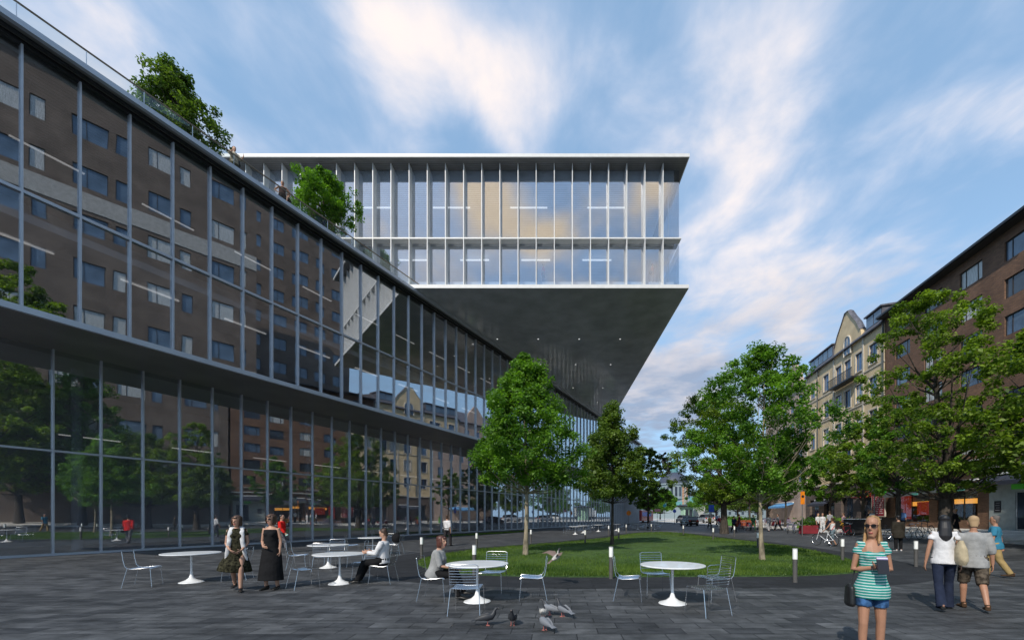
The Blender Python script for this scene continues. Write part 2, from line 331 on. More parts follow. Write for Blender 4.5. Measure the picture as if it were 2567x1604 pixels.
b.add(LV+k1+k2+[(cen[0], cen[1], .11)], [(i, (i+1) % n, n+(i+1) % n, n+i) for i in range(n)]+[(n+i, n+(i+1) % n, 2*n+(i+1) % n, 2*n+i) for i in range(n)]+[(2*n+i, 2*n+(i+1) % n, 3*n) for i in range(n)])
tag(b.build('lawn', lawnm, smooth=True), kind='structure')
STRIP = [(-10.4, 33.6), (-9.3, 33.9), (-5.5, 39.5), (-2.6, 46.5), (-3.2, 47.6), (-6.8, 42)]
b = MB(); b.prism(STRIP, .002, .03); tag(b.build('lawn_strip', lawnm), kind='structure')
def inside(poly, x, y):
    c = np.zeros(len(x), bool); n = len(poly); j = n-1
    for i in range(n):
        xi, yi = poly[i]; xj, yj = poly[j]
        cond = ((yi > y) != (yj > y)) & (x < (xj-xi)*(y-yi)/(yj-yi+1e-12)+xi); c ^= cond; j = i
    return c
def raw_mesh(name, V, Fn, nper, m):
    me = bpy.data.meshes.new(name); me.vertices.add(len(V)); me.vertices.foreach_set('co', V.astype(np.float32).ravel())
    nf = Fn.shape[0]; me.loops.add(nf*nper); me.loops.foreach_set('vertex_index', Fn.astype(np.int32).ravel())
    me.polygons.add(nf); me.polygons.foreach_set('loop_start', np.arange(0, nf*nper, nper, dtype=np.int32)); me.polygons.foreach_set('loop_total', np.full(nf, nper, np.int32))
    me.materials.append(m); me.update(calc_edges=True); me.validate(); return me
def grass(name, poly, dens, seed, zf, label):
    rng = np.random.default_rng(seed); xs = [p[0] for p in poly]; ys = [p[1] for p in poly]
    N_ = dens; x = rng.uniform(min(xs), max(xs), N_*3); u = rng.uniform(0, 1, N_*3)
    y0, y1 = min(ys), max(ys); y = 1/(1/y0+(1/y1-1/y0)*u)       # denser near the viewer
    k = inside(poly, x, y); x = x[k][:N_]; y = y[k][:N_]; n_ = len(x)
    h = rng.uniform(.04, .10, n_)*(1+.25*np.sin(x*2.1)*np.cos(y*1.7)); wd = rng.uniform(.004, .008, n_)*(.6+y/14); a = rng.uniform(0, 2*np.pi, n_); lx = rng.normal(0, .02, n_); ly = rng.normal(0, .02, n_)
    z = zf(x, y); V = np.zeros((n_, 3, 3))
    V[:, 0] = np.stack([x-np.cos(a)*wd, y-np.sin(a)*wd, z-.01], 1); V[:, 1] = np.stack([x+np.cos(a)*wd, y+np.sin(a)*wd, z-.01], 1); V[:, 2] = np.stack([x+lx, y+ly, z+h], 1)
    me = raw_mesh(name, V.reshape(-1, 3), np.arange(n_*3).reshape(-1, 3), 3, leafmat(name+'_blades', (.028, .075, .010), (.14, .22, .032), .35, .45))
    o = bpy.data.objects.new(name, me); C.objects.link(o); tag(o, label, 'grass', kind='stuff')
grass('grass', LAWN, 150000, 3, lambda x, y: .05+0*x, 'short green grass covering the oval lawn')
grass('grass_strip', STRIP, 8000, 4, lambda x, y: .025+0*x, 'thin strip of grass along the foot of the glass building')
# ------------------------------------------------------------------ the long glass building on the left (local x runs along the facade, y into the building)
T = Vector((.421, .907, 0)); ANG = math.atan2(.907, .421)
LB = empty('glass_building', (0, 0, 0), ANG, 'long two tier dark glass building running back along the left side', 'building')
PU, PL, S0, S1 = 23.15, 26.76, -.6, 97.0
def Lbox(name, x0, y0, z0, x1, y1, z1, m): b = MB(); b.box(x0, y0, z0, x1, y1, z1); return b.build(name, m, LB)
Lbox('roof', S0, 22.6, 18.32, S1, 44, 18.50, roofsoff_m)
Lbox('roof_fascia', S0-.04, 22.42, 18.31, S1+.02, 22.597, 18.515, fascia_m)
Lbox('roof_soffit_step', S0, 22.78, 18.24, S1, 22.9, 18.317, dkmetal)
Lbox('ledge_fascia', S0-.04, 22.85, 8.74, S1, 23.0, 8.96, fascia_m)
Lbox('underside', S0, 23.003, 8.72, S1, 27.6, 8.90, soffit2_m)
Lbox('upper_floor', S0, 27.603, 8.72, S1, 43.9, 8.90, int_floor)
Lbox('gallery_floor', S0+.1, 24.6, 12.7, S1-.1, 43.9, 13.0, int_dark)
Lbox('back_wall', S0, 35, .0, S1, 35.3, 18.3, int_dark)
Lbox('rear_facade', S0, 43.9, 0, S1, 44.1, 18.3, int_dark)
Lbox('end_wall', S0-.05, PU+.05, 8.9, S0+.1, 43.85, 18.3, fascia_m)
Lbox('end_wall', S0-.05, PL+.05, 0, S0+.1, 43.85, 8.715, int_dark)
Lbox('end_wall', S1-.15, PU+.1, 0, S1, 43.85, 18.3, fascia_m)
Lbox('plinth', S0, PL-.16, -.02, S1, PL+.12, .09, fascia_m)
Lbox('interior_floor', S0, PL+.13, .0, S1, 35, .03, int_floor)
Lbox('transom', S0, PU-.09, 12.99, S1, PU+.04, 13.10, mull_m)
Lbox('transom', S0, PL-.08, 4.39, S1, PL+.04, 4.46, mull_m)
Lbox('top_rail', S0, PU-.1, 18.16, S1, PU+.08, 18.30, dkmetal)
BAYU, BAYL = 1.4165, 1.455
upos = [5.45+BAYU*k for k in range(-4, 65)]; lpos = [7.15+BAYL*k for k in range(-5, 62)]
b = MB(); b.box(-.026, -.11, 0, .026, .0, 9.2); mu_me = b.mesh('mullion', mull_m)
b = MB(); b.box(-.024, -.10, 0, .024, .0, 8.62); ml_me = b.mesh('mullion', mull_m)
for s in upos[:50]: inst(mu_me, 'mullion', LB, (s, PU, 8.96))
for s in lpos[:50]: inst(ml_me, 'mullion', LB, (s, PL, .095))
b = MB()
for s in upos[50:]: b.box(s-.026, PU-.11, 8.96, s+.026, PU, 18.16)
for s in lpos[50:]: b.box(s-.024, PL-.10, .095, s+.024, PL, 8.715)
tag(b.build('far_mullions', mull_m, LB), kind='stuff')
def pane_me(wd, h): b = MB(); b.box(0, 0, 0, wd-.006, .024, h); return b.mesh('window_pane', glassL)
rowsU = ((8.965, 12.975), (13.135, 18.16)); rowsL = ((.095, 4.375), (4.485, 8.715))
rp = random.Random(5)
for pos, bay, rows, py in ((upos, BAYU, rowsU, PU+.002), (lpos, BAYL, rowsL, PL+.002)):
    for za, zb in rows:
        me = pane_me(bay, zb-za)
        for s in pos[:25]: inst(me, 'window_pane', LB, (s+.003, py, za), (R(rp.gauss(0, .09)), 0, R(rp.gauss(0, .09))))
b = MB()
for pos, bay, rows, py, n0 in ((upos, BAYU, rowsU, PU+.002, 25), (lpos, BAYL, rowsL, PL+.002, 25)):
    for za, zb in rows:
        for s in pos[n0:]:
            if s+bay < S1+.1: b.box(s+.003, py, za, min(s+bay-.003, S1-.16), py+.024, zb)
tag(b.build('far_window_panes', glassL, LB), kind='stuff')
b = MB(); b.lathe([(.2, 0), (.2, 8.7)], 16); colL = b.mesh('column', int_light, True)
for k in range(16): inst(colL, 'column', LB, (2.8+k*5.82, PL+2.6, .03))
b = MB(); b.box(-1.1, -.04, 0, 1.1, .04, .05); bar = b.mesh('ceiling_light', lampm)
for k in range(12):
    inst(bar, 'ceiling_light', LB, (6.0+k*4.25, PU+3.3, 12.62)); inst(bar, 'ceiling_light', LB, (7.4+k*4.25, PU+5.0, 17.6))
for k in range(14): inst(bar, 'ceiling_light', LB, (5.0+k*4.4, PL+3.6, 5.6))
b = MB(); b.box(-.01, -.01, 0, .01, .01, .85); rpost = b.mesh('rail_post', steel)
RL = empty('roof_railing', (0, 0, 0), ANG, 'glass roof railing with a thin bronze handrail along the eave', 'railing')
b = MB(); b.box(S0, 22.88, 19.36, 30, 22.93, 19.41); b.build('handrail', bronze, RL)
for k in range(16):
    s = .25+k*1.68; b = MB(); b.box(s+.01, 22.9, 18.53, s+1.67, 22.912, 19.36); b.build('glass_panel', glassR, RL)
    inst(rpost, 'rail_post', RL, (s, 22.905, 18.52))
# ------------------------------------------------------------------ the cantilevered upper building
UB = empty('cantilever_building', (0, 31, 18.53), 0, 'white finned glass box floating above the square on a dark soffit', 'building')
def Ubox(name, x0, y0, z0, x1, y1, z1, m): b = MB(); b.box(x0, y0-31, z0-18.53, x1, y1-31, z1-18.53); return b.build(name, m, UB)
XL, XR, YB = -36.0, 9.95, 80.0
Ubox('soffit', XL, 31.06, 18.53, XR-.06, YB, 18.70, soffit_m)
Ubox('floor_fascia', XL, 31.0, 18.535, XR, 31.057, 18.80, fin_m)
Ubox('side_fascia', XR-.057, 31.06, 18.535, XR, YB, 18.80, fin_m)
Ubox('base_slab', XL, 31.06, 18.703, XR-.06, YB, 18.78, fin_m)
Ubox('floor', XL, 32.30, 18.783, 9.2, YB-.3, 19.72, int_light)
Ubox('roof', XL, 31.06, 28.22, 9.94, YB, 28.40, roofsoff_m)
Ubox('roof_fascia', XL, 30.97, 28.215, 10.0, 31.057, 28.46, fin_m)
Ubox('roof_side_fascia', 9.943, 31.06, 28.215, 10.0, YB, 28.46, fin_m)
Ubox('mid_ledge', XL, 31.52, 22.53, 9.55, 32.14, 22.63, fin_m)
Ubox('mid_floor', XL, 32.30, 22.42, 9.2, YB-.3, 22.66, ceil_m)
Ubox('upper_ceiling', XL, 32.30, 27.86, 9.2, YB-.3, 28.10, ceil_m)
Ubox('head_band', XL, 32.22, 27.2, 9.2, 32.28, 28.2, int_light)
Ubox('core_wall', XL, 46, 18.8, 3.0, 46.3, 28.1, int_light)
Ubox('rear_wall', XL, YB-.28, 18.8, 9.2, YB-.1, 28.2, int_light)
Ubox('end_wall', XL-.2, 31.2, 18.6, XL-.01, YB, 28.4, int_light)
b = MB(); b.box(-.027, .18, 0, .027, .82, 9.42); fin = b.mesh('fin', fin_m)
NF = 31
for k in range(NF):
    xk = 8.18-1.366*k
    if xk < XL+.5: break
    inst(fin, 'fin', UB, (xk, .33, .255))
for za, zb in ((18.80, 22.495), (22.645, 28.21)):
    b = MB(); b.box(.0, 0, 0, 1.36, .024, zb-za); me = b.mesh('window_pane', glassB)
    for k in range(32):
        xk = 8.18-1.366*k
        if xk < XL+.5: break
        inst(me, 'window_pane', UB, (xk+.003 if k else xk+.003, 1.15, za-18.53), (R(rp.gauss(0, .12)), 0, R(rp.gauss(0, .12))))
    b = MB(); b.box(0, 0, 0, .024, 5.9, zb-za); me = b.mesh('side_pane', glassB)
    for k in range(8): inst(me, 'side_pane', UB, (9.54, 1.17+k*5.93, za-18.53))
b = MB(); b.box(-.05, 0, 0, .05, .1, 9.42); sm = b.mesh('corner_post', fin_m); inst(sm, 'corner_post', UB, (9.1, 2.4, .26)); inst(sm, 'corner_post', UB, (8.8, 8.4, .26))
for k in range(7):
    b = MB(); b.box(7.1+k*.32, 3.0, 1.2, 7.1+k*.32+.14, 3.03, 3.85); b.build('curtain', fin_m, UB)
b = MB(); b.box(-1.55, -.05, 0, 1.55, .05, .09); ub = b.mesh('ceiling_light', mat('lamp_soft', (.9, .9, .9), .5, emit=(1, .98, .95), estr=.75))
for k in range(5): inst(ub, 'ceiling_light', UB, (4.3-6.45*k, 4.0, 8.85))
for k in range(6): inst(ub, 'ceiling_light', UB, (3.4-4.9*k, 2.6, 3.62), (0, 0, 0), (.75, 1, 1))
for k in range(6):
    inst(ub, 'ceiling_light', UB, (4.6-6.45*k, 9.0, 8.95)); inst(ub, 'ceiling_light', UB, (2.2-4.9*k, 8.0, 3.66))
b = MB(); b.lathe([(.075, 0), (.075, .008)], 14); dl = b.mesh('spotlight', mat('spot_lens', (.9, .9, .9), .5, emit=(1, .98, .95), estr=.8))
for j, (yy, xs) in enumerate(((39.9, (-5.8, -1.9, 2.0, 5.9)), (46.6, (-5.9, -1.9, 2.0, 5.9)), (55, (-1.8, 2.1, 6.0)), (62, (2.1, 6)), (70, (2.1,)))):
    for x in xs: inst(dl, 'spotlight', UB, (x+.35, yy-31, -.010))
# ------------------------------------------------------------------ buildings on the right
def facade(b, x0, x1, z0, z1, ops, y=0.0, depth=.22, mi=0):
    xs = sorted(set([x0, x1]+[o[0] for o in ops]+[o[1] for o in ops])); zs = sorted(set([z0, z1]+[o[2] for o in ops]+[o[3] for o in ops]))
    for i in range(len(xs)-1):
        for j in range(len(zs)-1):
            cx, cz = (xs[i]+xs[i+1])/2, (zs[j]+zs[j+1])/2
            if any(o[0] < cx < o[1] and o[2] < cz < o[3] for o in ops): continue
            b.add([(xs[i], y, zs[j]), (xs[i+1], y, zs[j]), (xs[i+1], y, zs[j+1]), (xs[i], y, zs[j+1])], [(0, 1, 2, 3)], mi)
    for a, c, d, e in ops:
        q = [(a, d), (c, d), (c, e), (a, e)]
        for k in range(4):
            (xa, za), (xb, zb) = q[k], q[(k+1) % 4]
            b.add([(xa, y, za), (xb, y, zb), (xb, y-depth, zb), (xa, y-depth, za)], [(0, 1, 2, 3)], mi)
def window_mesh(wd, h, splits, fm, gm, sill=None):
    b = MB(); t = .06
    b.box(0, -.02, 0, wd, .04, t); b.box(0, -.02, h-t, wd, .04, h); b.box(0, -.02, t, t, .04, h-t); b.box(wd-t, -.02, t, wd, .04, h-t)
    for s in splits: b.box(s*wd-.03, -.018, t, s*wd+.03, .035, h-t)
    f = b.mesh('window', fm); g = []
    for mm in (gm if isinstance(gm, list) else [gm]):
        b = MB(); b.box(t-.01, -.005, t-.01, wd-t+.01, .006, h-t+.01); g.append(b.mesh('pane', mm))
    return f, g
AR = math.atan2(.98965, .1435)
ROR = Vector((27.34, 0, .0))
def right_building(name, label, cat='building'): return empty(name, ROR, AR, label, cat)
def SY(Y): return Y*1.0105
def RB(parent, name, x0, y0, z0, x1, y1, z1, m): b = MB(); b.box(x0, y0, z0, x1, y1, z1); return b.build(name, m, parent)
rq = random.Random(11)
# brown brick apartment block (real facade towards +y local)
BB = right_building('brick_building', 'brown brick apartment block with long dark framed windows at the right edge')
x0, x1 = SY(26.2), SY(42.4); ops = []; wins = []
for k in range(-1, 4):
    xa = SY(31.2)+3.87*k
    for r in range(6):
        za = 19.45-2.6*r
        if xa > x0+.2 and xa+2.07 < x1-.1: ops.append((xa, xa+2.07, za, za+1.38)); wins.append((xa, za))
SH = [(SY(31.6), SY(35.6), 1.35, 4.05), (SY(36.5), SY(41.0), 1.2, 4.0), (SY(26.6), SY(28.6), .72, 3.6)]
b = MB(); facade(b, x0, x1, .3, 21.55, ops+SH)
b.add([(x0, 0, .3), (x0, -14, .3), (x0, -14, 21.55), (x0, 0, 21.55)], [(0, 1, 2, 3)]); b.add([(x1, 0, .3), (x1, -14, .3), (x1, -14, 21.55), (x1, 0, 21.55)], [(0, 3, 2, 1)])
b.add([(x0, -14, .3), (x1, -14, .3), (x1, -14, 21.55), (x0, -14, 21.55)], [(0, 1, 2, 3)])
b.build('wall', brown_brick, BB)
RB(BB, 'roof', x0-.1, -14.2, 21.555, x1+.05, .75, 21.8, mat('dark_roof', (.035, .033, .035), .7))
RB(BB, 'gutter', x0-.1, .753, 21.6, x1+.05, .88, 21.78, dkmetal)
f, g = window_mesh(2.07, 1.38, (.24, .76), win_frame, [win_dark, win_curt, win_blue])
for xa, za in wins:
    wo = inst(f, 'window', BB, (xa, -.13, za)); inst(g[rq.choice([0, 1, 1, 2, 0])], 'pane', wo)
RB(BB, 'cornice', x0, .003, 5.15, SY(41.2), .28, 5.33, mat('cornice_stone', (.42, .43, .42), .7))
RB(BB, 'cornice', SY(27), .003, 5.9, SY(38), .18, 5.98, mat('cornice_stone', (.42, .43, .42), .7))
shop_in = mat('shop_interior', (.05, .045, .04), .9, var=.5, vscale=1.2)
for i, (a, c, d, e) in enumerate(SH[:2]):
    fo, gg = window_mesh(c-a, e-d, (.5,) if i else (.33, .62), win_frame, glassR)
    wo = inst(fo, 'shop_window', BB, (a, -.12, d)); inst(gg[0], 'pane', wo)
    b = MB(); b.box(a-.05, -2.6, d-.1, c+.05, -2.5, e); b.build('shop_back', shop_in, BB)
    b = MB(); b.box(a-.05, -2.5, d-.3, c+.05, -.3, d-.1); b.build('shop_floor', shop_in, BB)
    b = MB(); b.box(a+.1, -1.3, e-1.35, c-.1, -1.25, e-.95); b.build('lit_band', mat('orange_light', (.8, .35, .06), .5, emit=(1, .42, .07), estr=.9), BB)
    b = MB(); b.box(a+.05, -.9, e-.92, c-.05, -.86, e-.02); b.build('blind', mat('beige_blind', (.42, .38, .30), .8), BB)
RB(BB, 'red_panel', SY(39.6), -.6, 1.4, SY(40.9), -.5, 3.6, mat('red_panel', (.45, .03, .015), .5, emit=(1, .08, .03), estr=.12))
RB(BB, 'red_panel', SY(37.8), -1.0, 1.8, SY(39.4), -.95, 3.0, mat('red_panel', (.45, .03, .015), .5))
# entrance with grey cladding
b = MB(); facade(b, SY(26.4), SY(30.55), .31, 4.3, [(SY(26.7), SY(28.55), .72, 3.35)], .06, .2)
b.build('grey_cladding', mat('grey_cladding', (.33, .37, .37), .5, .1, var=.1), BB)
for xa in (SY(26.72), SY(27.63)):
    fo, gg = window_mesh(.9, 2.6, (), mat('door_frame', (.45, .47, .48), .4, .4), win_dark); wo = inst(fo, 'door', BB, (xa, .0, .74)); inst(gg[0], 'pane', wo)
    b = MB(); b.tube([(.8, .09, .9), (.8, .09, 1.5)], .015); q = b.build('handle', steel, wo)
RB(BB, 'notice_plate', SY(29.6), .063, 1.95, SY(30.1), .09, 2.75, mat('notice_black', (.012, .012, .018), .3))
for r in range(4): RB(BB, 'notice_text', SY(29.68), .0905, 2.08+r*.17, SY(30.02)-.06*(r % 2), .0935, 2.12+r*.17, mat('faint_text', (.25, .25, .28), .5))
RB(BB, 'green_sign', SY(27.9), .063, 3.5, SY(28.75), .14, 3.85, mat('green_sign', (.05, .25, .03), .4, emit=(.1, .6, .05), estr=.06))
def text(s, parent, loc, size, m, rot, name='lettering', ext=.012):
    cu = bpy.data.curves.new(name, 'FONT'); cu.body = s; cu.size = size; cu.extrude = ext; cu.resolution_u = 2
    o = bpy.data.objects.new(name, cu); C.objects.link(o)
    dg = bpy.context.evaluated_depsgraph_get(); me = bpy.data.meshes.new_from_object(o.evaluated_get(dg)); bpy.data.objects.remove(o)
    me.materials.clear(); me.materials.append(m); q = bpy.data.objects.new(name, me); C.objects.link(q)
    q.parent = parent; q.location = loc; q.rotation_euler = rot; return q
FR = (R(90), 0, R(180))     # text upright on a facade whose outside is local +y
text('Sy', BB, (SY(27.8), .075, 3.42), .55, mat('black_ink', (.01, .01, .012), .4), FR)
def awning(name, label, a, c, z, out, parts_m, text_s=None):
    t = empty(name, ROR+Vector((.1435*(a+c)/2, .98965*(a+c)/2, z)), AR, label, 'awning'); h = (c-a)/2
    b = MB(); b.prism_x([(.06, .0), (.06, .16), (out, -.32), (out, -.42), (out-.04, -.42)], -h, h); b.build('canopy', parts_m[0], t)
    b = MB(); b.prism_x([(out+.004, -.60), (out+.02, -.60), (out+.02, -.33), (out+.004, -.33)], -h, h); b.build('valance', parts_m[1], t)
    b = MB(); b.box(-h, .05, .163, h, .24, .30); b.build('cassette', white_p, t)
    if text_s: text(text_s, t, (h*.6, out+.022, -.55), .2, mat('grey_ink', (.25, .27, .30), .5), FR)
    return t
awd = mat('awning_navy', (.03, .035, .055), .7); aww = mat('awning_white', (.85, .85, .86), .6); awg = mat('awning_grey', (.12, .14, .15), .7)
aw1 = awning('awning', 'dark awning over the shop window with the red wall inside', SY(36.3), SY(41.2), 4.1, .9, (awd, awg))
aw2 = awning('awning', 'dark awning over the shop window beside the brown brick pier', SY(31.4), SY(35.9), 4.2, .9, (awd, awg))
aw3 = awning('awning', 'white topped awning above the grey clad shop entrance', SY(26.3), SY(30.7), 4.45, .7, (awd, awd))
for t_, h_ in ((aw1, 2.45), (aw2, 2.25)):
    b = MB(); b.box(-h_+.1, .922, -.58, -h_+.95, .94, -.40); b.build('turquoise_flap', mat('turquoise_flap', (.12, .42, .38), .5), t_)
# yellow gabled house
ylw = mat('ochre_plaster', (.64, .50, .31), .85, var=.13, vscale=.8, bump=.2); trim = mat('pale_trim', (.55, .50, .42), .8, var=.08)
slate = mat('slate_roof', (.10, .10, .12), .6, var=.3, vscale=3)
bluef = mat('blue_frame', (.05, .14, .35), .5); gutm = mat('copper_gutter', (.06, .07, .07), .6)
YH = right_building('gabled_house', 'ochre plaster house with a tall curved gable and balcony beyond the brick block')
x0, x1 = SY(42.45), SY(60); ops = []; wl = []
cols = [(SY(43.7), 1.35), (SY(46.3), 1.3), (SY(48.6), 1.3), (SY(50.6), 1.3), (SY(53.6), 1.35), (SY(57.3), 1.35)]
for r in range(4):
    for xa, wd in cols: ops.append((xa, xa+wd, 17.9-3.5*r, 19.95-3.5*r))
wl = list(ops)
GW = (SY(48.35), SY(49.75), 20.9, 22.5)
b = MB(); facade(b, x0, x1, 5.6, 21.3, [o for o in ops]); GX = (SY(46.2), SY(52.2))
gp = [(GX[0], 21.3), (GX[1], 21.3), (GX[1]-.25, 22.4), (GX[1]-1.0, 23.6), (GX[1]-1.9, 24.6), ((GX[0]+GX[1])/2+.35, 25.6), ((GX[0]+GX[1])/2-.35, 25.6), (GX[0]+1.9, 24.6), (GX[0]+1.0, 23.6), (GX[0]+.25, 22.4)]
nn = len(gp); b.add([(x, .12, z) for x, z in gp]+[(x, -.4, z) for x, z in gp], [tuple(range(nn)), tuple(reversed(range(nn, 2*nn)))]+[(i, (i+1) % nn, nn+(i+1) % nn, nn+i) for i in range(nn)])
b.add([(x1, 0, .3), (x1, -13, .3), (x1, -13, 21.3), (x1, 0, 21.3)], [(0, 3, 2, 1)]); b.add([(x0, -13, .3), (x1, -13, .3), (x1, -13, 21.3), (x0, -13, 21.3)], [(0, 1, 2, 3)])
b.build('wall', ylw, YH)
b = MB()
for i in range(1, nn): b.loft([(gp[i][0], -.1, gp[i][1]+.04), (gp[(i+1) % nn][0], -.1, gp[(i+1) % nn][1]+.04)], [(.12, .35), (.12, .35)], (0, 0, 1), 4) if i < nn-0 and i != 0 and (i+1) % nn != 0 else None
b.build('gable_coping', slate, YH)
b = MB(); facade(b, x0, x1, .3, 5.6, [(SY(44)+i*4.1, SY(44)+i*4.1+2.6, .75, 3.9) for i in range(4)], .06, .5); b.build('stone_base', granite_base, YH)
b = MB(); b.box(x0, .07, 5.603, x1, .25, 5.8); b.box(x0, .003, 14.0, x1, .09, 14.12); b.box(x0, .003, 17.35, x1, .07, 17.47)
for xx in (x0+.1, SY(46.0), SY(52.2), SY(56.4), x1-.5): b.box(xx, .004, 5.81, xx+.28, .075, 21.25)
for a, c, d, e in wl: b.box(a-.16, .004, d-.12, a-.005, .06, e+.14); b.box(c+.005, .004, d-.12, c+.16, .06, e+.14); b.box(a-.004, .004, e+.005, c+.004, .06, e+.14); b.box(a-.004, .004, d-.12, c+.004, .09, d-.005)
b.build('window_surrounds', trim, YH)
f, g = window_mesh(1.3, 2.05, (.5,), bluef, [win_blue, win_dark, win_curt])
for a, c, d, e in wl: wo = inst(f, 'window', YH, (a, -.14, d), (0, 0, 0), ((c-a)/1.3, 1, 1)); inst(g[rq.choice([0, 0, 1, 2])], 'pane', wo)
xa, xb = GW[0], GW[1]; xm = (xa+xb)/2
b = MB(); pts = [(xm+.62*math.cos(t), 21.9+.62*math.sin(t)*1.3) for t in [math.pi*i/10 for i in range(11)]]+[(xm-.62, 20.6), (xm+.62, 20.6)]
n2 = len(pts); b.add([(x, .13, z) for x, z in pts]+[(x, .16, z) for x, z in pts], [tuple(range(n2, 2*n2))]+[(i, (i+1) % n2, n2+(i+1) % n2, n2+i) for i in range(n2)])
ww = b.build('arched_window', win_blue, YH)
b = MB(); b.tube([(x*1.0+(x-xm)*.18, .16, z) for x, z in pts[:11]]+[(xm-.73, .16, 20.5)], .09, 6); b.tube([(xm+.73, .16, 20.5), (xm+.73, .16, 21.9)], .09, 6); b.tube([(xm, .17, 20.6), (xm, .17, 22.7)], .03, 4); b.build('arch_surround', trim, ww)
b = MB(); b.prism_x([(.0, 21.35), (.35, 21.3), (.35, 21.42), (-1.0, 23.0), (-6.5, 24.0), (-12.9, 21.3), (0, 21.3)], x0, x1); b.build('roof', slate, YH)
for xa, xb in ((SY(43.0), SY(45.7)), (SY(52.7), SY(58.8))):
    b = MB(); b.box(xa, -2.2, 21.75, xb, -.05, 23.2); b.prism_x([(-2.5, 23.35), (.15, 23.203), (.15, 23.35), (-2.5, 23.6)], xa-.15, xb+.15); d = b.build('dormer', slate, YH)
    b = MB(); nwin = max(2, int((xb-xa)/1.1))
    for i in range(nwin): b.box(xa+.12+i*(xb-xa)/nwin, -.045, 21.95, xa+(i+1)*(xb-xa)/nwin-.05, -.02, 23.05)
    b.build('dormer_windows', win_blue, d)
b = MB(); b.box(SY(46.6), .1, 17.2, SY(52), .95, 17.36); bal = b.build('balcony', dkmetal, YH)
b = MB(); b.box(SY(46.6), .9, 18.3, SY(52), .95, 18.36)
for i in range(45): b.box(SY(46.6)+i*.122, .91, 17.36, SY(46.6)+i*.122+.025, .935, 18.3)
b.build('balcony_railing', dkmetal, bal)
b = MB(); b.tube([(SY(56.1), .14, 21.4), (SY(56.3), .2, 20.3), (SY(56.3), .14, 19.6), (SY(56.3), .14, 5.9)], .07, 8); b.tube([(x0+.05, .16, 21.5), (x0+.05, .16, 5.9)], .07, 8); b.build('downpipe', gutm, YH)
for i in range(4):
    xa = SY(44)+i*4.1; fo, gg = window_mesh(2.6, 3.15, (.5,), win_frame, [win_dark]); wo = inst(fo, 'shop_window', YH, (xa, -.3, .75)); inst(gg[0], 'pane', wo)
# pink gabled house further on
PH = right_building('gabled_house', 'pinkish gabled house furthest along the street behind the trees')
x0, x1 = SY(60.05), SY(76); pk = mat('pink_plaster', (.42, .32, .27), .85, var=.15, vscale=.6)
ops = [(x0+1.2+i*2.9, x0+2.5+i*2.9, 17.6-3.6*r, 19.6-3.6*r) for i in range(5) for r in range(4)]
b = MB(); facade(b, x0, x1, .3, 21, ops)
gp = [(SY(61.5), 21), (SY(67.0), 21), (SY(66), 23.3), (SY(64.6), 24.9), (SY(63.9), 24.9), (SY(62.4), 23.3)]; nn = len(gp)
b.add([(x, .1, z) for x, z in gp]+[(x, -.5, z) for x, z in gp], [tuple(range(nn)), tuple(reversed(range(nn, 2*nn)))]+[(i, (i+1) % nn, nn+(i+1) % nn, nn+i) for i in range(nn)])
b.add([(x1, 0, .3), (x1, -13, .3), (x1, -13, 21), (x1, 0, 21)], [(0, 3, 2, 1)]); b.build('wall', pk, PH)
b = MB(); b.prism_x([(.4, 21.02), (-4.0, 24.3), (-13, 21.02)], x0, x1); b.build('roof', slate, PH)
f, g = window_mesh(1.3, 2.0, (.5,), bluef, [win_blue])
for a, c, d, e in ops: wo = inst(f, 'window', PH, (a, -.14, d)); inst(g[0], 'pane', wo)
# taller buildings beside the camera, seen in the glass
TW = right_building('brick_tower', 'tall brown brick office block with pale bands reflected in the glass facade')
x0, x1 = SY(1.5), SY(25.9); ops = []
for k in range(4):
    for r in range(8):
        if x0+6.1*k+5 < x1: ops += [(x0+1.0+6.1*k, x0+3.5+6.1*k, 6.6+5.4*r, 8.9+5.4*r), (x0+4.1+6.1*k, x0+5.2+6.1*k, 6.6+5.4*r, 8.9+5.4*r)]
b = MB(); facade(b, x0, x1, .3, 51, ops, 0, .25)
b.add([(x0, 0, .3), (x0, -13, .3), (x0, -13, 51), (x0, 0, 51)], [(0, 1, 2, 3)]); b.add([(x1, 0, .3), (x1, -13, .3), (x1, -13, 51), (x1, 0, 51)], [(0, 3, 2, 1)])
b.add([(x0, -13, .3), (x1, -13, .3), (x1, -13, 51), (x0, -13, 51)], [(0, 1, 2, 3)]); b.build('wall', tower_brick, TW)
RB(TW, 'roof', x0-.2, -13.2, 51.003, x1+.2, .5, 51.4, slate)
for zz in (20.2, 36.4): RB(TW, 'pale_band', x0, .003, zz, x1, .06, zz+2.0, mat('pale_band', (.42, .40, .37), .8))
f1, g1 = window_mesh(2.5, 2.3, (.33,), win_frame, [win_blue, win_curt]); f2, g2 = window_mesh(1.1, 2.3, (), win_frame, [win_blue, win_curt])
for i, (a, c, d, e) in enumerate(ops):
    ff, gg = (f1, g1) if i % 2 == 0 else (f2, g2); wo = inst(ff, 'window', TW, (a, -.15, d)); inst(gg[rq.randint(0, 1)], 'pane', wo)
T2 = right_building('brick_tower', 'second brown brick block set back behind the street, seen only as a reflection')
x0, x1 = SY(21), SY(46); ops = [(x0+1+3.5*i, x0+3.2+3.5*i, 24+4.4*r, 26+4.4*r) for i in range(7) for r in range(9)]
b = MB(); facade(b, x0, x1, .3, 66, ops, -19)
b.add([(x0, -19, .3), (x0, -34, .3), (x0, -34, 66), (x0, -19, 66)], [(0, 1, 2, 3)]); b.add([(x1, -19, .3), (x1, -34, .3), (x1, -34, 66), (x1, -19, 66)], [(0, 3, 2, 1)]); b.build('wall', tower_brick, T2)
RB(T2, 'roof', x0-.2, -34, 66.003, x1+.2, -18.7, 66.3, slate)
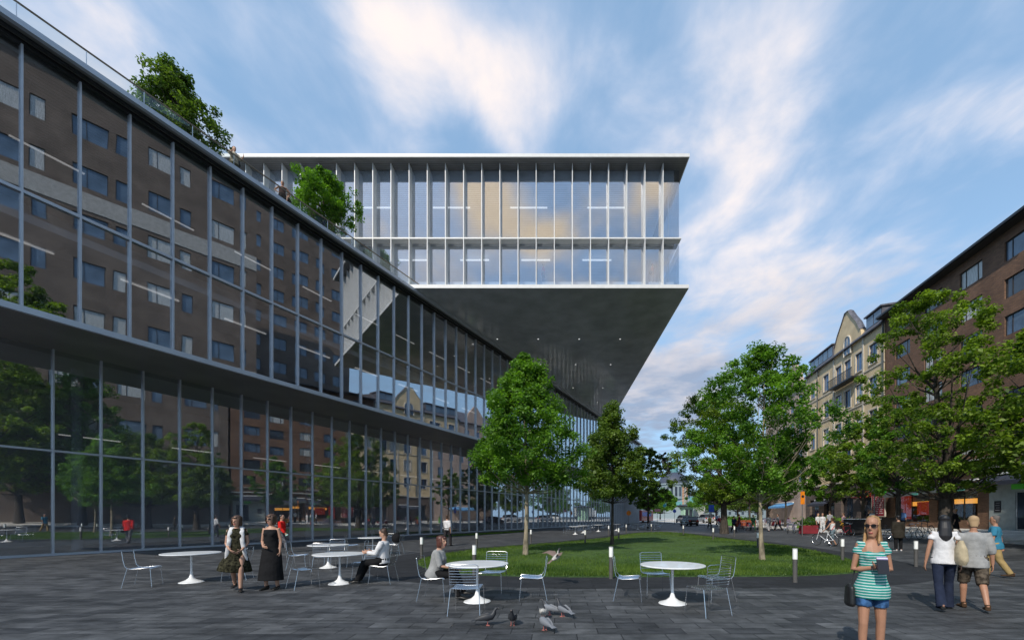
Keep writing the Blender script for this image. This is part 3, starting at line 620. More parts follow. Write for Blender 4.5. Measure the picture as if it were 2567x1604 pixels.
f1, g1 = window_mesh(2.2, 2.0, (.5,), win_frame, [win_blue])
for a, c, d, e in ops: wo = inst(f1, 'window', T2, (a, -19.15, d)); inst(g1[0], 'pane', wo)
# ------------------------------------------------------------------ trees
LEAF = {'fresh': leafmat('fresh_leaves', (.035, .10, .014), (.17, .33, .034), .48), 'olive': leafmat('olive_leaves', (.045, .095, .012), (.24, .35, .040), .48),
        'deep': leafmat('deep_leaves', (.034, .080, .016), (.16, .24, .036), .42)}
def tree(name, label, loc, H, z0, prof, rad, ncl, lpc, ls, leaf, bark, tr, seed, group=None, cr=.42, fork=None, sq=(1, 1), lean=(0, 0)):
    rng = np.random.default_rng(seed); pr = random.Random(seed)
    root = empty(name, loc, 0, label, 'tree', group)
    def R_(t): return float(np.interp(t, [p[0] for p in prof], [p[1] for p in prof]))*rad
    # clumps
    cl = []
    while len(cl) < ncl:
        t = pr.random(); a = pr.uniform(0, 2*math.pi); r = R_(t)
        bump = 1+.20*math.sin(3*a+seed)+.14*math.sin(5*a+7*t+seed*2)+.12*math.sin(11*t+2*a)
        q = math.sqrt(pr.uniform(.06, 1)); rr = r*q*bump
        if pr.random() > (r/rad)*1.2+.12: continue
        cl.append((rr*math.cos(a)*sq[0]+lean[0]*t, rr*math.sin(a)*sq[1]+lean[1]*t, z0+cr*.5+t*(H-z0-cr*.9), q))
    cl = np.array(cl); sizes = rng.uniform(.55, 1.15, ncl)*cr; cnt = rng.integers(int(lpc*.5), int(lpc*1.5), ncl)
    idx = np.repeat(np.arange(ncl), cnt); n = len(idx)
    g = rng.normal(0, 1, (n, 3)); g /= np.maximum(np.linalg.norm(g, axis=1), 1e-6)[:, None]; g *= (rng.uniform(0, 1, n)**.45)[:, None]
    cen = cl[idx, :3]+g*sizes[idx][:, None]*np.array([1, 1, .75])
    s = ls*rng.uniform(.6, 1.3, n); nrm = rng.normal(0, 1, (n, 3)); nrm[:, 2] = np.abs(nrm[:, 2])+.5; nrm += g*.6; nrm /= np.linalg.norm(nrm, axis=1)[:, None]
    t1 = np.cross(nrm, rng.normal(0, 1, (n, 3))); t1 /= np.linalg.norm(t1, axis=1)[:, None]; t2 = np.cross(nrm, t1)
    V = np.zeros((n, 4, 3)); V[:, 0] = cen-t1*s[:, None]*.6; V[:, 1] = cen+t2*s[:, None]*.36+nrm*s[:, None]*.10; V[:, 2] = cen+t1*s[:, None]*.62; V[:, 3] = cen-t2*s[:, None]*.36+nrm*s[:, None]*.10
    me = raw_mesh('crown', V.reshape(-1, 3), np.arange(n*4).reshape(-1, 4), 4, LEAF[leaf])
    o = bpy.data.objects.new('crown', me); C.objects.link(o); o.parent = root
    # trunk and limbs
    b = MB(); top = z0+(H-z0)*.8; path = []; wob = (pr.uniform(-.1, .1), pr.uniform(-.1, .1))
    for i in range(9):
        t = i/8; z = top*t; r = tr*(1-.86*t)*(1.35 if i == 0 else 1); path.append((Vector((wob[0]*math.sin(t*5)+lean[0]*max(0, z-z0)/(H-z0), wob[1]*math.sin(t*6)+lean[1]*max(0, z-z0)/(H-z0), z-.03)), r))
    b.loft([p for p, r in path], [r for p, r in path], (1, 0, 0), 9)
    def on(z):
        f = max(0, min(.999, z/top))*8; i = int(f); return path[i][0].lerp(path[i+1][0], f-i), path[i][1]*(1-(f-i))+path[i+1][1]*(f-i)
    for j in range(min(ncl, 70)):
        c = Vector(cl[j, :3]); d = math.hypot(c.x, c.y); zb = max(z0*.93, c.z-d*pr.uniform(.55, 1.0)-.2)
        if fork and j < 9: zb = fork+pr.uniform(-.1, .25)
        p, r = on(min(zb, top*.97)); r0 = min(r*.75, tr*pr.uniform(.16, .36)); c = p.lerp(c, .85); m = p.lerp(c, .5)+Vector((pr.uniform(-.15, .15), pr.uniform(-.15, .15), -.10*d))
        b.loft([p, p.lerp(m, .5)+Vector((0, 0, .03)), m, c], [r0, r0*.8, r0*.5, .008], None, 5)
    b.build('trunk', bark, root, True)
    return root
ROUND = [(0, .55), (.15, .9), (.35, 1), (.6, .86), (.8, .6), (.93, .33), (1, .1)]
CONE = [(0, .75), (.12, 1), (.3, .93), (.5, .74), (.7, .52), (.86, .3), (1, .06)]
OVAL = [(0, .45), (.2, .85), (.45, 1), (.7, .8), (.88, .45), (1, .12)]
SPREAD = [(0, .5), (.12, .85), (.3, 1), (.55, .9), (.75, .72), (.9, .45), (1, .15)]
tree('lawn_tree', 'young bright green conical tree with a pale slim trunk, nearest on the lawn', (P(1317, 17.15), 17.15, .05), 8.35, 2.75, CONE, 2.25, 340, 135, .10, 'fresh', bark_l, .10, 1)
tree('lawn_tree', 'slim dark trunked tree further back on the lawn, next to the glass building', (P(1534, 23.1), 23.1, .05), 7.9, 2.5, CONE, 1.95, 270, 120, .115, 'deep', bark_d, .09, 2)
tree('street_tree', 'dark green tree standing behind the lawn beside the red bus', (P(1625, 58), 58, 0), 11.2, 2.6, ROUND, 3.3, 220, 100, .20, 'deep', bark_d, .16, 3)
tree('street_tree', 'broad tree with a thick dark trunk between lawn and street', (P(1816, 40), 40, 0), 13.6, 3.0, SPREAD, 4.8, 330, 135, .155, 'olive', bark_d, .34, 4, cr=.58, lean=(-1.5, 0))
tree('lawn_tree', 'slender forked tree with a crooked pale trunk on the right part of the lawn', (P(1911, 15.2), 15.2, .05), 7.9, 2.35, OVAL, 2.25, 300, 115, .092, 'fresh', bark_l, .085, 5, fork=1.9, cr=.34)
tree('street_tree', 'large leafy tree with a stout dark trunk in front of the brown brick block', (P(2369, 22), 22, gz(20.5)), 13.2, 2.6, SPREAD, 4.1, 260, 140, .125, 'olive', bark_d, .30, 6, cr=.42, fork=3.4, lean=(-.8, 0))
tree('street_tree', 'overhanging tree whose crown fills the right edge of the view', (22.6, 17.2, gz(22)), 12.0, 2.8, ROUND, 4.4, 300, 85, .18, 'olive', bark_d, .42, 7, cr=.6)
tree('street_tree', 'small bushy tree on the pavement in front of the ochre house', (P(2083, 44), 44, gz(29)), 8.6, 2.6, OVAL, 3.2, 170, 70, .22, 'fresh', bark_d, .13, 8)
tree('street_tree', 'thin dark trunked pavement tree between the slender tree and the orange sign', (P(1968, 47), 47, gz(26)), 8.8, 3.0, OVAL, 2.6, 120, 65, .24, 'deep', bark_d, .12, 9)
tree('street_tree', 'pavement tree half hidden behind the broad tree, next to the blue shop awning', (P(1880, 60), 60, gz(28)), 10.5, 3.0, ROUND, 3.6, 130, 65, .32, 'deep', bark_d, .15, 10)
tree('street_tree', 'street tree at the kerb just behind the large tree with the stout trunk', (25.3, 31, gz(25.3)), 10.2, 2.8, OVAL, 2.7, 150, 90, .18, 'fresh', bark_d, .2, 17, cr=.45)
tree('street_tree', 'street tree on the pavement between the orange sign and the black counter', (28.3, 38.5, gz(28.3)), 9.8, 2.8, ROUND, 2.9, 170, 85, .2, 'olive', bark_d, .15, 18, cr=.42)
tree('roof_tree', 'large spreading tree on the roof terrace, above the left end of the facade', (P(442, 21.3), 21.3, 18.5), 5.9, 1.7, [(0, .55), (.15, .95), (.35, 1), (.55, .85), (.8, .6), (1, .2)], 1.8, 190, 85, .12, 'deep', bark_d, .12, 12, cr=.42)
tree('roof_tree', 'small round tree on the roof terrace in front of the white finned box', (P(812, 28.2), 28.2, 18.5), 6.25, 2.6, ROUND, 2.15, 210, 80, .13, 'fresh', bark_d, .09, 13, cr=.4)
tree('plaza_tree', 'tall old tree beside the camera, mirrored in the left end of the glass', (20.0, 6.2, gz(20)), 25, 4.5, SPREAD, 4.8, 420, 90, .26, 'olive', bark_d, .45, 14, cr=.7)
tree('plaza_tree', 'tall leafy tree beyond the right edge, mirrored in the glass facade', (24.6, 12.0, gz(24.6)), 19, 3.5, OVAL, 3.9, 300, 75, .26, 'fresh', bark_d, .35, 15, cr=.7)
tree('plaza_tree', 'spreading tree far to the right behind the camera near the tall brick block', (26.5, 7, gz(26)), 18, 3.5, SPREAD, 4.6, 280, 75, .26, 'olive', bark_d, .35, 16, cr=.7)
far = [(1795, 92, 10, 5.0, 'bright green tree beyond the cars, left of the stout trunk'), (1850, 80, 9.5, 4.2, 'dense street tree behind the broad tree trunk'), (1762, 118, 9, 5.0, 'low rounded tree beside the pale green kiosk'),
       (1925, 74, 10, 3.8, 'leafy street tree behind the forked trunk of the slender tree'), (1600, 105, 11, 6.0, 'dark tree mass behind the red bus'), (1568, 150, 10, 8, 'distant dark tree at the far end of the glass building'),
       (1655, 135, 10, 6, 'distant tree in front of the domed church on its left side'), (1900, 110, 11, 6, 'far street tree furthest back among the trees on the right'), (1640, 230, 13, 12, 'hazy tree group at the very end of the street')]
for i, (px_, Y, H_, r_, lb) in enumerate(far):
    tree('background_tree', lb, (P(px_, Y), Y, gz(P(px_, Y))), H_, 2.0, ROUND, r_, 110, 140, .28 if Y < 130 else .5, ('fresh', 'deep')[i % 2], bark_d, .2, 30+i, 'trees along the far street', cr=1.0)
# ------------------------------------------------------------------ furniture
def table_proto():
    t = empty('cafe_table', (0, 0, 0), 0, 'x', 'table', 'white pedestal tables on the square')
    b = MB(); b.lathe([(.02, .708), (.56, .71), (.60, .722), (.602, .735), (.595, .742), (.01, .744)], 40); b.build('tabletop', white_p, t, True)
    b = MB(); b.lathe([(.06, .708), (.032, .69), (.024, .55), (.022, .32), (.03, .2), (.055, .12), (.12, .065), (.2, .035), (.25, .02), (.255, .012)], 28); b.build('stem', white_p, t, True)
    b = MB(); b.lathe([(.256, .012), (.262, .006), (.256, 0)], 28); b.build('base', white_p, t, True); return t
def chair_proto():
    t = empty('wire_chair', (0, 0, 0), 0, 'x', 'chair', 'chromed wire chairs on the square')       # sits facing +y
    b = MB(); w_, r = .24, .0045
    sid = lambda x: [(x, .24, .43), (x, .2, .455), (x, .05, .44), (x, -.12, .43), (x, -.2, .45)]
    for x in (-w_, w_): b.tube(sid(x), .006)
    b.tube([(-w_, .24, .43), (w_, .24, .43)], .006)
    for i in range(1, 12): x = -w_+i*2*w_/12; b.tube([(x, y, z-.012*(1-(x/w_)**2)) for _, y, z in sid(x)], r, 4)
    for i in range(8): y = .2-i*.055; z = np.interp(y, [-.2, -.12, .05, .2], [.45, .43, .44, .455]); b.tube([(-w_, y, z), (0, y, z-.012), (w_, y, z)], r, 4)
    b.build('seat', steel, t, True)
    b = MB(); bk = lambda x: [(x, -.2, .45), (x, -.245, .5), (x, -.275, .64), (x, -.3, .84)]
    for x in (-w_, w_): b.tube(bk(x), .006)
    b.tube([(-w_, -.3, .84), (-w_*.8, -.305, .86), (w_*.8, -.305, .86), (w_, -.3, .84)], .006)
    for i in range(7): z = .52+i*.046; y = np.interp(z, [.5, .64, .84], [-.245, -.275, -.3]); b.tube([(-w_, y, z), (0, y-.02, z), (w_, y, z)], r, 4)
    b.build('backrest', steel, t, True)
    for x in (-1, 1):
        b = MB(); b.tube([(x*w_, .21, .45), (x*.26, .25, 0)], .006); b.build('leg', steel, t, True)
        b = MB(); b.tube([(x*w_, -.2, .45), (x*.27, -.29, 0)], .006); b.build('leg', steel, t, True)
    return t
tabs = [((-9.1, 10.5), 'white pedestal table furthest left, beside the two walking women'), ((-5.27, 10.28), 'white pedestal table at which the man in a tie sits'),
        ((-7.29, 13.5), 'white pedestal table just behind the man in a tie\'s table'), ((-7.9, 18.2), 'white pedestal table closest to the glass wall, behind the man in a tie'),
        ((-1.5, 8.13), 'white pedestal table beside the woman with short red brown hair'), ((2.24, 7.95), 'unoccupied white pedestal table nearest the striped woman'),
        ((P(1442, 38.6), 38.6), 'distant white table at the left of the far cluster beyond the lawn'), ((P(1462, 42), 42), 'distant white table second from the left in the far cluster'), ((P(1500, 46), 46), 'distant white table in the middle of the far cluster'),
        ((P(1545, 49), 49), 'distant white table at the right of the far cluster near the dark trunk'), ((P(1599, 52), 52), 'distant white table by itself left of the far bollard pair'), ((P(1641, 52), 52), 'rightmost of the distant white tables, in front of the road')]
tp = table_proto(); TABS = []
for i, ((x, y), lb) in enumerate(tabs):
    if i == 0: tp.location = (x, y, 0); tp['label'] = lb
    else: copy_tree(tp, (x, y, 0), i*.7, lb)
cp_ = chair_proto(); used = [0]
def chair(x, y, fx, fy, lb):
    rz = math.atan2(-fx, fy)
    if not used[0]: cp_.location = (x, y, 0); cp_.rotation_euler = (0, 0, rz); cp_['label'] = lb; used[0] = 1; return cp_
    return copy_tree(cp_, (x, y, 0), rz, lb)
CH = [(-9.75, 9.95, .9, .35, 'wire chair left of the leftmost table'), (-8.3, 10.95, -.9, -.3, 'wire chair half hidden behind the woman in the patterned dress'),
      (-5.8, 9.7, .6, .7, 'empty wire chair in front of the tie wearing man\'s table'), (-4.27, 10.42, -1, 0, 'wire chair the man in a tie sits on'), (-5.0, 11.15, -.2, -1, 'empty wire chair behind the table of the man in a tie'),
      (-8.05, 13.2, 1, .3, 'wire chair left of the second row table, near the woman in black'), (-7.0, 12.75, -.2, 1, 'wire chair in front of the second row table'), (-6.5, 13.8, -1, -.2, 'wire chair right of the second row table'), (-7.5, 14.3, .2, -1, 'wire chair behind the second row table'),
      (-6.95, 18.3, -1, 0, 'wire chair with a dark bag over it near the glass wall'), (-8.6, 17.9, .9, .3, 'wire chair left of the table closest to the glass'), (-7.6, 19.1, 0, -1, 'wire chair behind the table closest to the glass'),
      (-2.38, 8.37, 1, 0, 'wire chair the red haired woman sits on'), (-1.5, 7.2, 0, 1, 'wire chair seen from behind in front of the red haired woman\'s table'), (-1.35, 9.2, -.15, -1, 'wire chair behind the red haired woman\'s table'), (-.45, 8.45, -1, -.05, 'wire chair seen from the side, right of the red haired woman\'s table'),
      (1.48, 8.35, 1, -.2, 'wire chair left of the unoccupied table'), (2.15, 8.95, .1, -1, 'wire chair behind the unoccupied table'), (2.6, 7.15, -.35, .9, 'wire chair nearest the camera at the unoccupied table'), (3.2, 8.35, -1, -.2, 'wire chair right of the unoccupied table')]
for c in CH: chair(*c)
k = 0
for (x, y), lb in tabs[6:]:
    for a in (.4, 2.2, 3.6, 5.2):
        c = chair(x+.85*math.cos(a), y+.85*math.sin(a), -math.cos(a), -math.sin(a), 'far wire chair around the distant white tables'); c['group'] = 'far wire chairs beyond the lawn'; k += 1
boll = mat('bollard_post', (.085, .08, .075), .6); bglow = mat('bollard_head', (.80, .80, .76), .45)
bt = empty('bollard', (0, 0, 0), 0, 'x', 'bollard', 'light headed bollards around the lawn')
b = MB(); b.lathe([(.055, -.02), (.055, .58)], 20); b.build('post', boll, bt, True); b = MB(); b.lathe([(.057, .582), (.057, .835), (.05, .84)], 20); b.build('light_head', bglow, bt, True)
b = MB(); b.lathe([(.060, .8405), (.060, .852), (.0, .856)], 20); b.build('cap', mat('bollard_cap', (.35, .35, .34), .5), bt, True)
BO = [(1057, 16.2, 'bollard behind the red haired woman, leftmost'), (1195, 20.5, 'bollard behind the one at the red haired woman\'s table'), (1189, 11.8, 'bollard rising just behind the red haired woman\'s table'), (1532, 11.1, 'bollard on the near edge of the lawn left of the unoccupied table'),
      (1993, 10.5, 'bollard on the near edge of the lawn, between slender tree and striped woman'), (2112, 15, 'bollard just left of the striped woman\'s head'), (1788, 29, 'bollard on the far right edge of the lawn before the stout trunk'), (1713, 37, 'bollard on the far edge of the lawn near the black car'),
      (1633, 45, 'bollard in front of the rightmost distant table'), (1570, 42, 'bollard left of the two separate distant tables'), (1467, 24.7, 'bollard between the two left lawn trees'), (1331, 25.5, 'bollard directly behind the pale trunk of the conical tree'), (1526, 36.5, 'bollard left behind the dark slim trunk'), (1551, 29, 'bollard right behind the dark slim trunk'),
      (1900, 21, 'bollard partly behind the slender crooked trunk'), (2296, 13.8, 'bollard between the man in black and the woman with the bag'), (1841, 34, 'thin bollard right of the stout street trunk')]
for i, (px_, Y, lb) in enumerate(BO):
    x = P(px_, Y)
    if i == 0: bt.location = (x, Y, 0); bt['label'] = lb
    else: copy_tree(bt, (x, Y, gz(x)), 0, lb)
# ------------------------------------------------------------------ bicycles
def bicycle(label, loc, rz, colm, name='bicycle', tilt=0.0, group='bicycles by the shops'):
    t = empty(name, loc, rz, label, 'bicycle', group); t.rotation_euler = (tilt, 0, rz); blk = dkmetal
    for x in (-.52, .54):
        b = MB(); b.torus((x, 0, .34), .32, .018, 'y', 28, 5); wv = b.build('wheel', mat('tyre', (.02, .02, .02), .9), t, True)
        b = MB()
        for i in range(14): a = i*math.pi/7; b.tube([(x, 0, .34), (x+.31*math.cos(a), 0, .34+.31*math.sin(a))], .003, 3)
        b.torus((x, 0, .34), .30, .007, 'y', 28, 4); b.build('spokes', steel, wv)
    b = MB(); bb = (-.08, 0, .30); st = (-.2, 0, .78); hd = (.36, 0, .82); hb = (.40, 0, .62)
    for p in ((bb, st), (bb, hb), (st, hd), (bb, (-.52, 0, .34)), ((-.18, 0, .7), (-.52, 0, .34)), ((.34, 0, .92), (.54, 0, .34))): b.tube(p, .016)
    b.build('frame', colm, t, True)
    b = MB(); b.tube([(.2, -.26, .98), (.32, -.2, 1.0), (.36, 0, .98), (.32, .2, 1.0), (.2, .26, .98)], .012); b.tube([(.34, 0, .9), (.36, 0, .98)], .014); b.build('handlebar', steel, t, True)
    b = MB(); b.loft([(-.36, 0, .90), (-.28, 0, .92), (-.1, 0, .91)], [(.06, .02), (.09, .03), (.02, .02)], (0, 1, 0), 8); b.tube([(-.2, 0, .78), (-.22, 0, .9)], .014); b.build('saddle', blk, t, True)
    b = MB(); b.torus((-.08, 0, .3), .09, .008, 'y', 16, 4); b.tube([(-.08, .03, .3), (.03, .06, .18)], .009); b.tube([(-.08, -.03, .3), (-.2, -.06, .42)], .009); b.build('crank', steel, t)
    for sx in (-1,): 
        b = MB(); b.loft([(-.8, 0, .5), (-.6, 0, .69), (-.45, 0, .69), (-.3, 0, .6)], [(.03, .004)]*4, (0, 1, 0), 6); b.build('mudguard', colm, t)
    return t
red_p = mat('red_paint', (.35, .02, .03), .35, coat=.4); wht = mat('white_enamel', (.75, .76, .78), .3, coat=.4); blk_p = mat('black_paint', (.02, .02, .022), .4, coat=.3); grn_p = mat('green_paint', (.15, .4, .05), .4)
def at(px_, Y): x = P(px_, Y); return (x, Y, gz(x, Y))
bicycle('dark red bicycle leaning by the pavement tree near the woman pushing a bicycle', at(2118, 30), R(15), red_p, tilt=R(6))
bicycle('white bicycle parked left of the woman with the cream bag', at(2292, 25.5), R(20), wht, tilt=R(-8))
bicycle('dark bicycle behind the striped woman\'s head', at(2212, 26), R(170), blk_p, tilt=R(5))
bicycle('grey bicycle next to the white one', at(2325, 26.5), R(200), blk_p, tilt=R(8))
for i, (px_, Y) in enumerate(((1975, 37), (1990, 36.5), (2004, 37.5), (2020, 37), (2034, 36.5), (2046, 37.5), (1983, 38.6), (2012, 38.8))):
    bicycle('one of the violet grey bicycles packed in the rack left of the red bench', at(px_, Y), R(60+i*7), mat('violet_grey', (.28, .25, .36), .5), group='bicycles packed in the rack')
# ------------------------------------------------------------------ cars, bus, truck
def car(label, loc, rz, paint, L=4.1, H=1.47, name='parked_car'):
    t = empty(name, loc, rz, label, 'car', 'vehicles on the street'); W = .86     # front towards +y
    b = MB(); h = L/2
    secs = [(-h, .35, .62, .72), (-h+.08, .28, .92, .82), (-h+.5, .22, .98, W), (-.2, .2, .96, W), (.7, .2, .95, W), (h-.9, .22, .86, W), (h-.25, .26, .74, .8), (h, .34, .6, .66)]
    ring = []
    for y, zb, zt, ww in secs: ring.append([(-ww, y, zb+.1), (-ww, y, zt-.12), (-ww+.1, y, zt), (ww-.1, y, zt), (ww, y, zt-.12), (ww, y, zb+.1), (ww-.12, y, zb), (-ww+.12, y, zb)])
    vs = [v for r in ring for v in r]; fs = [(i*8+j, i*8+(j+1) % 8, (i+1)*8+(j+1) % 8, (i+1)*8+j) for i in range(len(secs)-1) for j in range(8)]+[tuple(range(8)), tuple(range((len(secs)-1)*8, len(secs)*8))]
    b.add(vs, fs)
    roof = [(-h+.25, .95), (-h+.55, H-.08), (-h+.9, H), (.2, H), (.55, H-.06), (1.15, .93)]
    W2 = W-.16
    b.prism_x([(-h+.5, H-.02), (-h+.9, H), (.2, H), (.5, H-.06), (.2, H-.09), (-h+.6, H-.09)], -W2+.08, W2-.08); b.build('body', paint, t, True)
    b = MB(); pts = [(y, z) for y, z in ((-h+.2, .94), (-h+.52, H-.1), (-h+.9, H-.04), (.2, H-.04), (.48, H-.1), (1.2, .92))]
    n = len(pts); b.add([(-W+.06 if z < 1 else -W2, y, z) for y, z in pts]+[(W-.06 if z < 1 else W2, y, z) for y, z in pts], [tuple(range(n)), tuple(range(n, 2*n))]+[(i, (i+1) % n, n+(i+1) % n, n+i) for i in range(n)])
    b.build('windows', mat('car_glass', (.012, .014, .018), .05, spec=.9), t)
    for x in (-W+.06, W-.06):
        for y in (-h+.75, h-.78):
            b = MB(); b.loft([(x-.1, y, .31), (x+.1, y, .31)], [.31, .31], (0, 1, 0), 20); wv = b.build('wheel', mat('tyre', (.02, .02, .02), .9), t, True)
            b = MB(); b.loft([(x-.105, y, .31), (x+.105, y, .31)], [.18, .18], (0, 1, 0), 14); b.build('rim', steel, wv)
    for x in (-.62, .62):
        b = MB(); b.box(x-.13, -h-.012, .72, x+.13, -h+.1, .88); b.build('tail_light', mat('tail_red', (.4, .01, .01), .2), t)
        b = MB(); b.box(x-.15, h-.25, .6, x+.15, h+.0, .7); b.build('headlight', mat('lamp_glass', (.7, .7, .7), .1), t)
    b = MB(); b.box(-.26, -h-.02, .5, .26, -h+.05, .61); b.build('number_plate', wht, t)
    return t
car('black hatchback seen from behind on the street', at(1727, 66), R(2), mat('car_black', (.015, .016, .018), .15, coat=1))
car('silver estate car seen from behind, right of the black hatchback', at(1768, 74), R(0), mat('car_silver', (.55, .57, .6), .25, .5, coat=1), 4.4, 1.5)
car('pale grey car driving ahead of the black hatchback', at(1712, 82), R(2), mat('car_grey', (.45, .46, .5), .25, .5, coat=1))
car('white car beyond the silver estate', at(1775, 92), R(0), mat('car_white', (.8, .8, .8), .25, coat=1))
def truck():
    x, y, z = at(1746, 104); t = empty('box_truck', (x, y, z), 0, 'grey box truck seen from behind under the trees', 'truck', 'vehicles on the street')
    b = MB(); b.box(-1.2, -2.6, .95, 1.2, 2.4, 3.4); b.build('cargo_box', mat('truck_box', (.40, .41, .40), .6), t); b = MB(); b.box(-1.1, 2.5, .6, 1.1, 4.2, 2.7); b.build('cab', wht, t)
    for xx in (-1.0, .7):
        for yy in (-1.6, 3.2): b = MB(); b.loft([(xx, yy, .45), (xx+.3, yy, .45)], [.45, .45], (0, 1, 0), 16); b.build('wheel', mat('tyre', (.02, .02, .02), .9), t, True)
    b = MB(); b.box(-1.15, -2.4, .5, 1.15, 4.0, .9); b.build('chassis', dkmetal, t)
truck()
def bus():
    x, y, z = at(1612, 104); t = empty('city_bus', (x, y, z+.0), R(55), 'red and blue bus crossing at the far end of the square', 'bus', 'vehicles on the street')
    b = MB(); b.prism_x([(-1.2, .35), (1.2, .35), (1.22, 2.7), (1.1, 2.95), (-1.1, 2.95), (-1.22, 2.7)], -3.6, 3.6); b.build('body', mat('bus_red', (.30, .025, .02), .35, coat=.5), t)
    b = MB()
    for s in (-1, 1): b.box(-3.3, s*1.225-.01, 1.5, 2.2, s*1.225+.01, 2.5)
    b.build('windows', mat('bus_blue', (.06, .08, .40), .2), t); b = MB(); b.box(-3.5, -1.05, 2.953, 3.5, 1.05, 3.15); b.build('roof_unit', wht, t)
    for xx in (-2.3, 2.3):
        for s in (-1.05, .8): b = MB(); b.loft([(xx, s, .45), (xx, s+.25, .45)], [.45, .45], (1, 0, 0), 16); b.build('wheel', mat('tyre', (.02, .02, .02), .9), t, True)
bus()
# ------------------------------------------------------------------ signs and street furniture
def post_sign(name, label, px_, Y, H_, plates, cat='sign', pr_=.035):
    x, y, z = at(px_, Y); t = empty(name, (x, y, z), 0, label, cat)
    b = MB(); b.lathe([(pr_, -.02), (pr_, H_)], 10); b.build('post', mat('post_grey', (.12, .12, .12), .6), t, True)
    for nm, kind, zc, w_, h_, m in plates:
        b = MB()
        if kind == 'box': b.box(-w_/2, -.06, zc-h_/2, w_/2, -.036, zc+h_/2)
        elif kind == 'disc': b.loft([(0, -.06, zc), (0, -.037, zc)], [w_/2, w_/2], (1, 0, 0), 20)
        else: b.lathe([(.01, -w_/2), (w_*.35, -w_*.35), (w_/2, 0), (w_*.35, w_*.35), (.01, w_/2)], 14, (0, 0, zc))
        b.build(nm, m, t, kind == 'ball')
    return t
og = mat('sign_orange', (.75, .22, .01), .45); bl = mat('sign_blue', (.03, .10, .55), .4); rd = mat('sign_red', (.5, .02, .04), .4)
post_sign('street_sign', 'tall orange temporary sign with a dark round symbol on the pavement', 2011, 33, 3.9, [('plate', 'box', 3.0, .32, 1.0, og), ('symbol', 'disc', 3.12, .2, .2, dkmetal)])
bpy.data.objects['symbol'].location = (0, -.03, 0)
post_sign('street_sign', 'blue road sign under a white globe, right of the cars', 1783, 58, 3.4, [('plate', 'box', 2.55, .75, 1.0, bl), ('globe', 'ball', 3.45, .5, .5, white_p)])
post_sign('street_sign', 'small orange sign at the far left end of the street', 1576, 80, 2.9, [('plate', 'disc', 2.3, .9, .9, og)])
post_sign('street_sign', 'small red and white sign right of the red bus', 1648, 84, 3.3, [('plate', 'box', 2.7, 1.2, .55, mat('sign_pink', (.55, .25, .3), .5))])
post_sign('street_sign', 'small blue sign left of the black hatchback', 1691, 76, 2.9, [('plate', 'disc', 2.4, .62, .62, bl)])
post_sign('street_sign', 'turquoise sign between the dark tree and the church', 1666, 84, 4.2, [('plate', 'disc', 3.6, .7, .7, mat('sign_turq', (.05, .35, .45), .4))])
x, y, z = at(2192, 33.5); t = empty('street_lamp', (x, y, z), 0, 'old green lamp post with a tapered glass lantern in front of the ochre house', 'lamp')
grl = mat('lamp_green', (.03, .06, .05), .5); b = MB(); b.lathe([(.11, 0), (.1, .5), (.05, .7), (.04, 3.1), (.06, 3.15)], 12); b.build('post', mat('lamp_post', (.20, .22, .20), .5), t, True)
b = MB(); b.lathe([(.10, 3.1), (.13, 3.25), (.28, 3.75)], 6); b.build('lantern', mat('lantern_glass', (.45, .52, .46), .2), t); b = MB(); b.lathe([(.34, 3.753), (.30, 3.82), (.08, 4.0), (.0, 4.1)], 6); b.build('lantern_roof', grl, t)
def wall_sign(name, label, px_, z0, z1, wd, m, off=.45, txt=None, tm=None, perp=False):
    Y = 27.34/((px_-CX)/FPX-.145); s = SY(Y); t = empty(name, ROR+Vector((.1435*s, .98965*s, 0)), AR, label, 'sign')
    b = MB(); b.box(-wd/2, off, z0, wd/2, off+.12, z1); b.build('board', m, t)
    if txt: text(txt, t, (wd/2-.1, off+.135, z0+(z1-z0)*.22), (z1-z0)*.62, tm, FR)
    return t
ws = wall_sign('restaurant_sign', 'red restaurant sign with white lettering beside the street lamp', 2172, 3.7, 4.35, 3.6, mat('sign_bright_red', (.55, .03, .02), .4), .5, 'RESTAURANG', white_p)
ws = wall_sign('menu_board', 'framed dark red menu board on the stone front of the ochre house', 2215, 1.7, 4.0, 2.0, mat('menu_red', (.30, .015, .03), .5), .4)
b = MB(); b.box(-1.08, .39, 1.62, 1.08, .52, 1.70); b.box(-1.08, .39, 4.0, 1.08, .52, 4.08); b.box(-1.08, .39, 1.7, -1.0, .52, 4.0); b.box(1.0, .39, 1.7, 1.08, .52, 4.0); b.build('frame', trim, ws)
rr = random.Random(3)
b = MB()
for r in range(9):
    xx = .75
    while xx > -.8: l = rr.uniform(.1, .4); b.box(max(xx-l, -.85), .5205, 3.62-r*.21, xx, .525, 3.72-r*.21); xx -= l+rr.uniform(.06, .3)
b.build('menu_lines', mat('menu_white', (.65, .5, .5), .6), ws)
Y = 27.34/((2226-CX)/FPX-.145); s = SY(Y)-.4; t = empty('hanging_sign', ROR+Vector((.1435*s, .98965*s, 0)), AR, 'round green hanging sign with white globe lamps at the house corner', 'sign')
b = MB(); b.loft([(-.06, .95, 4.15), (.06, .95, 4.15)], [(.55, .42), (.55, .42)], (0, 1, 0), 22); b.build('disc', mat('sign_leaf_green', (.02, .30, .03), .4, emit=(.02, .4, .05), estr=.03), t); b = MB(); b.tube([(0, .06, 4.3), (0, .95, 4.3)], .02); b.build('bracket', dkmetal, t)
for xx, yy in ((.1, 1.6), (.9, 1.3)):
    b = MB(); b.lathe([(.01, -.17), (.12, -.12), (.17, 0), (.12, .12), (.01, .17)], 12, (xx, yy, 4.2)); b.build('globe_lamp', white_p, t, True)
    b = MB(); b.tube([(xx, yy, 4.36), (xx, .05, 4.5)], .012); b.build('lamp_arm', dkmetal, t)
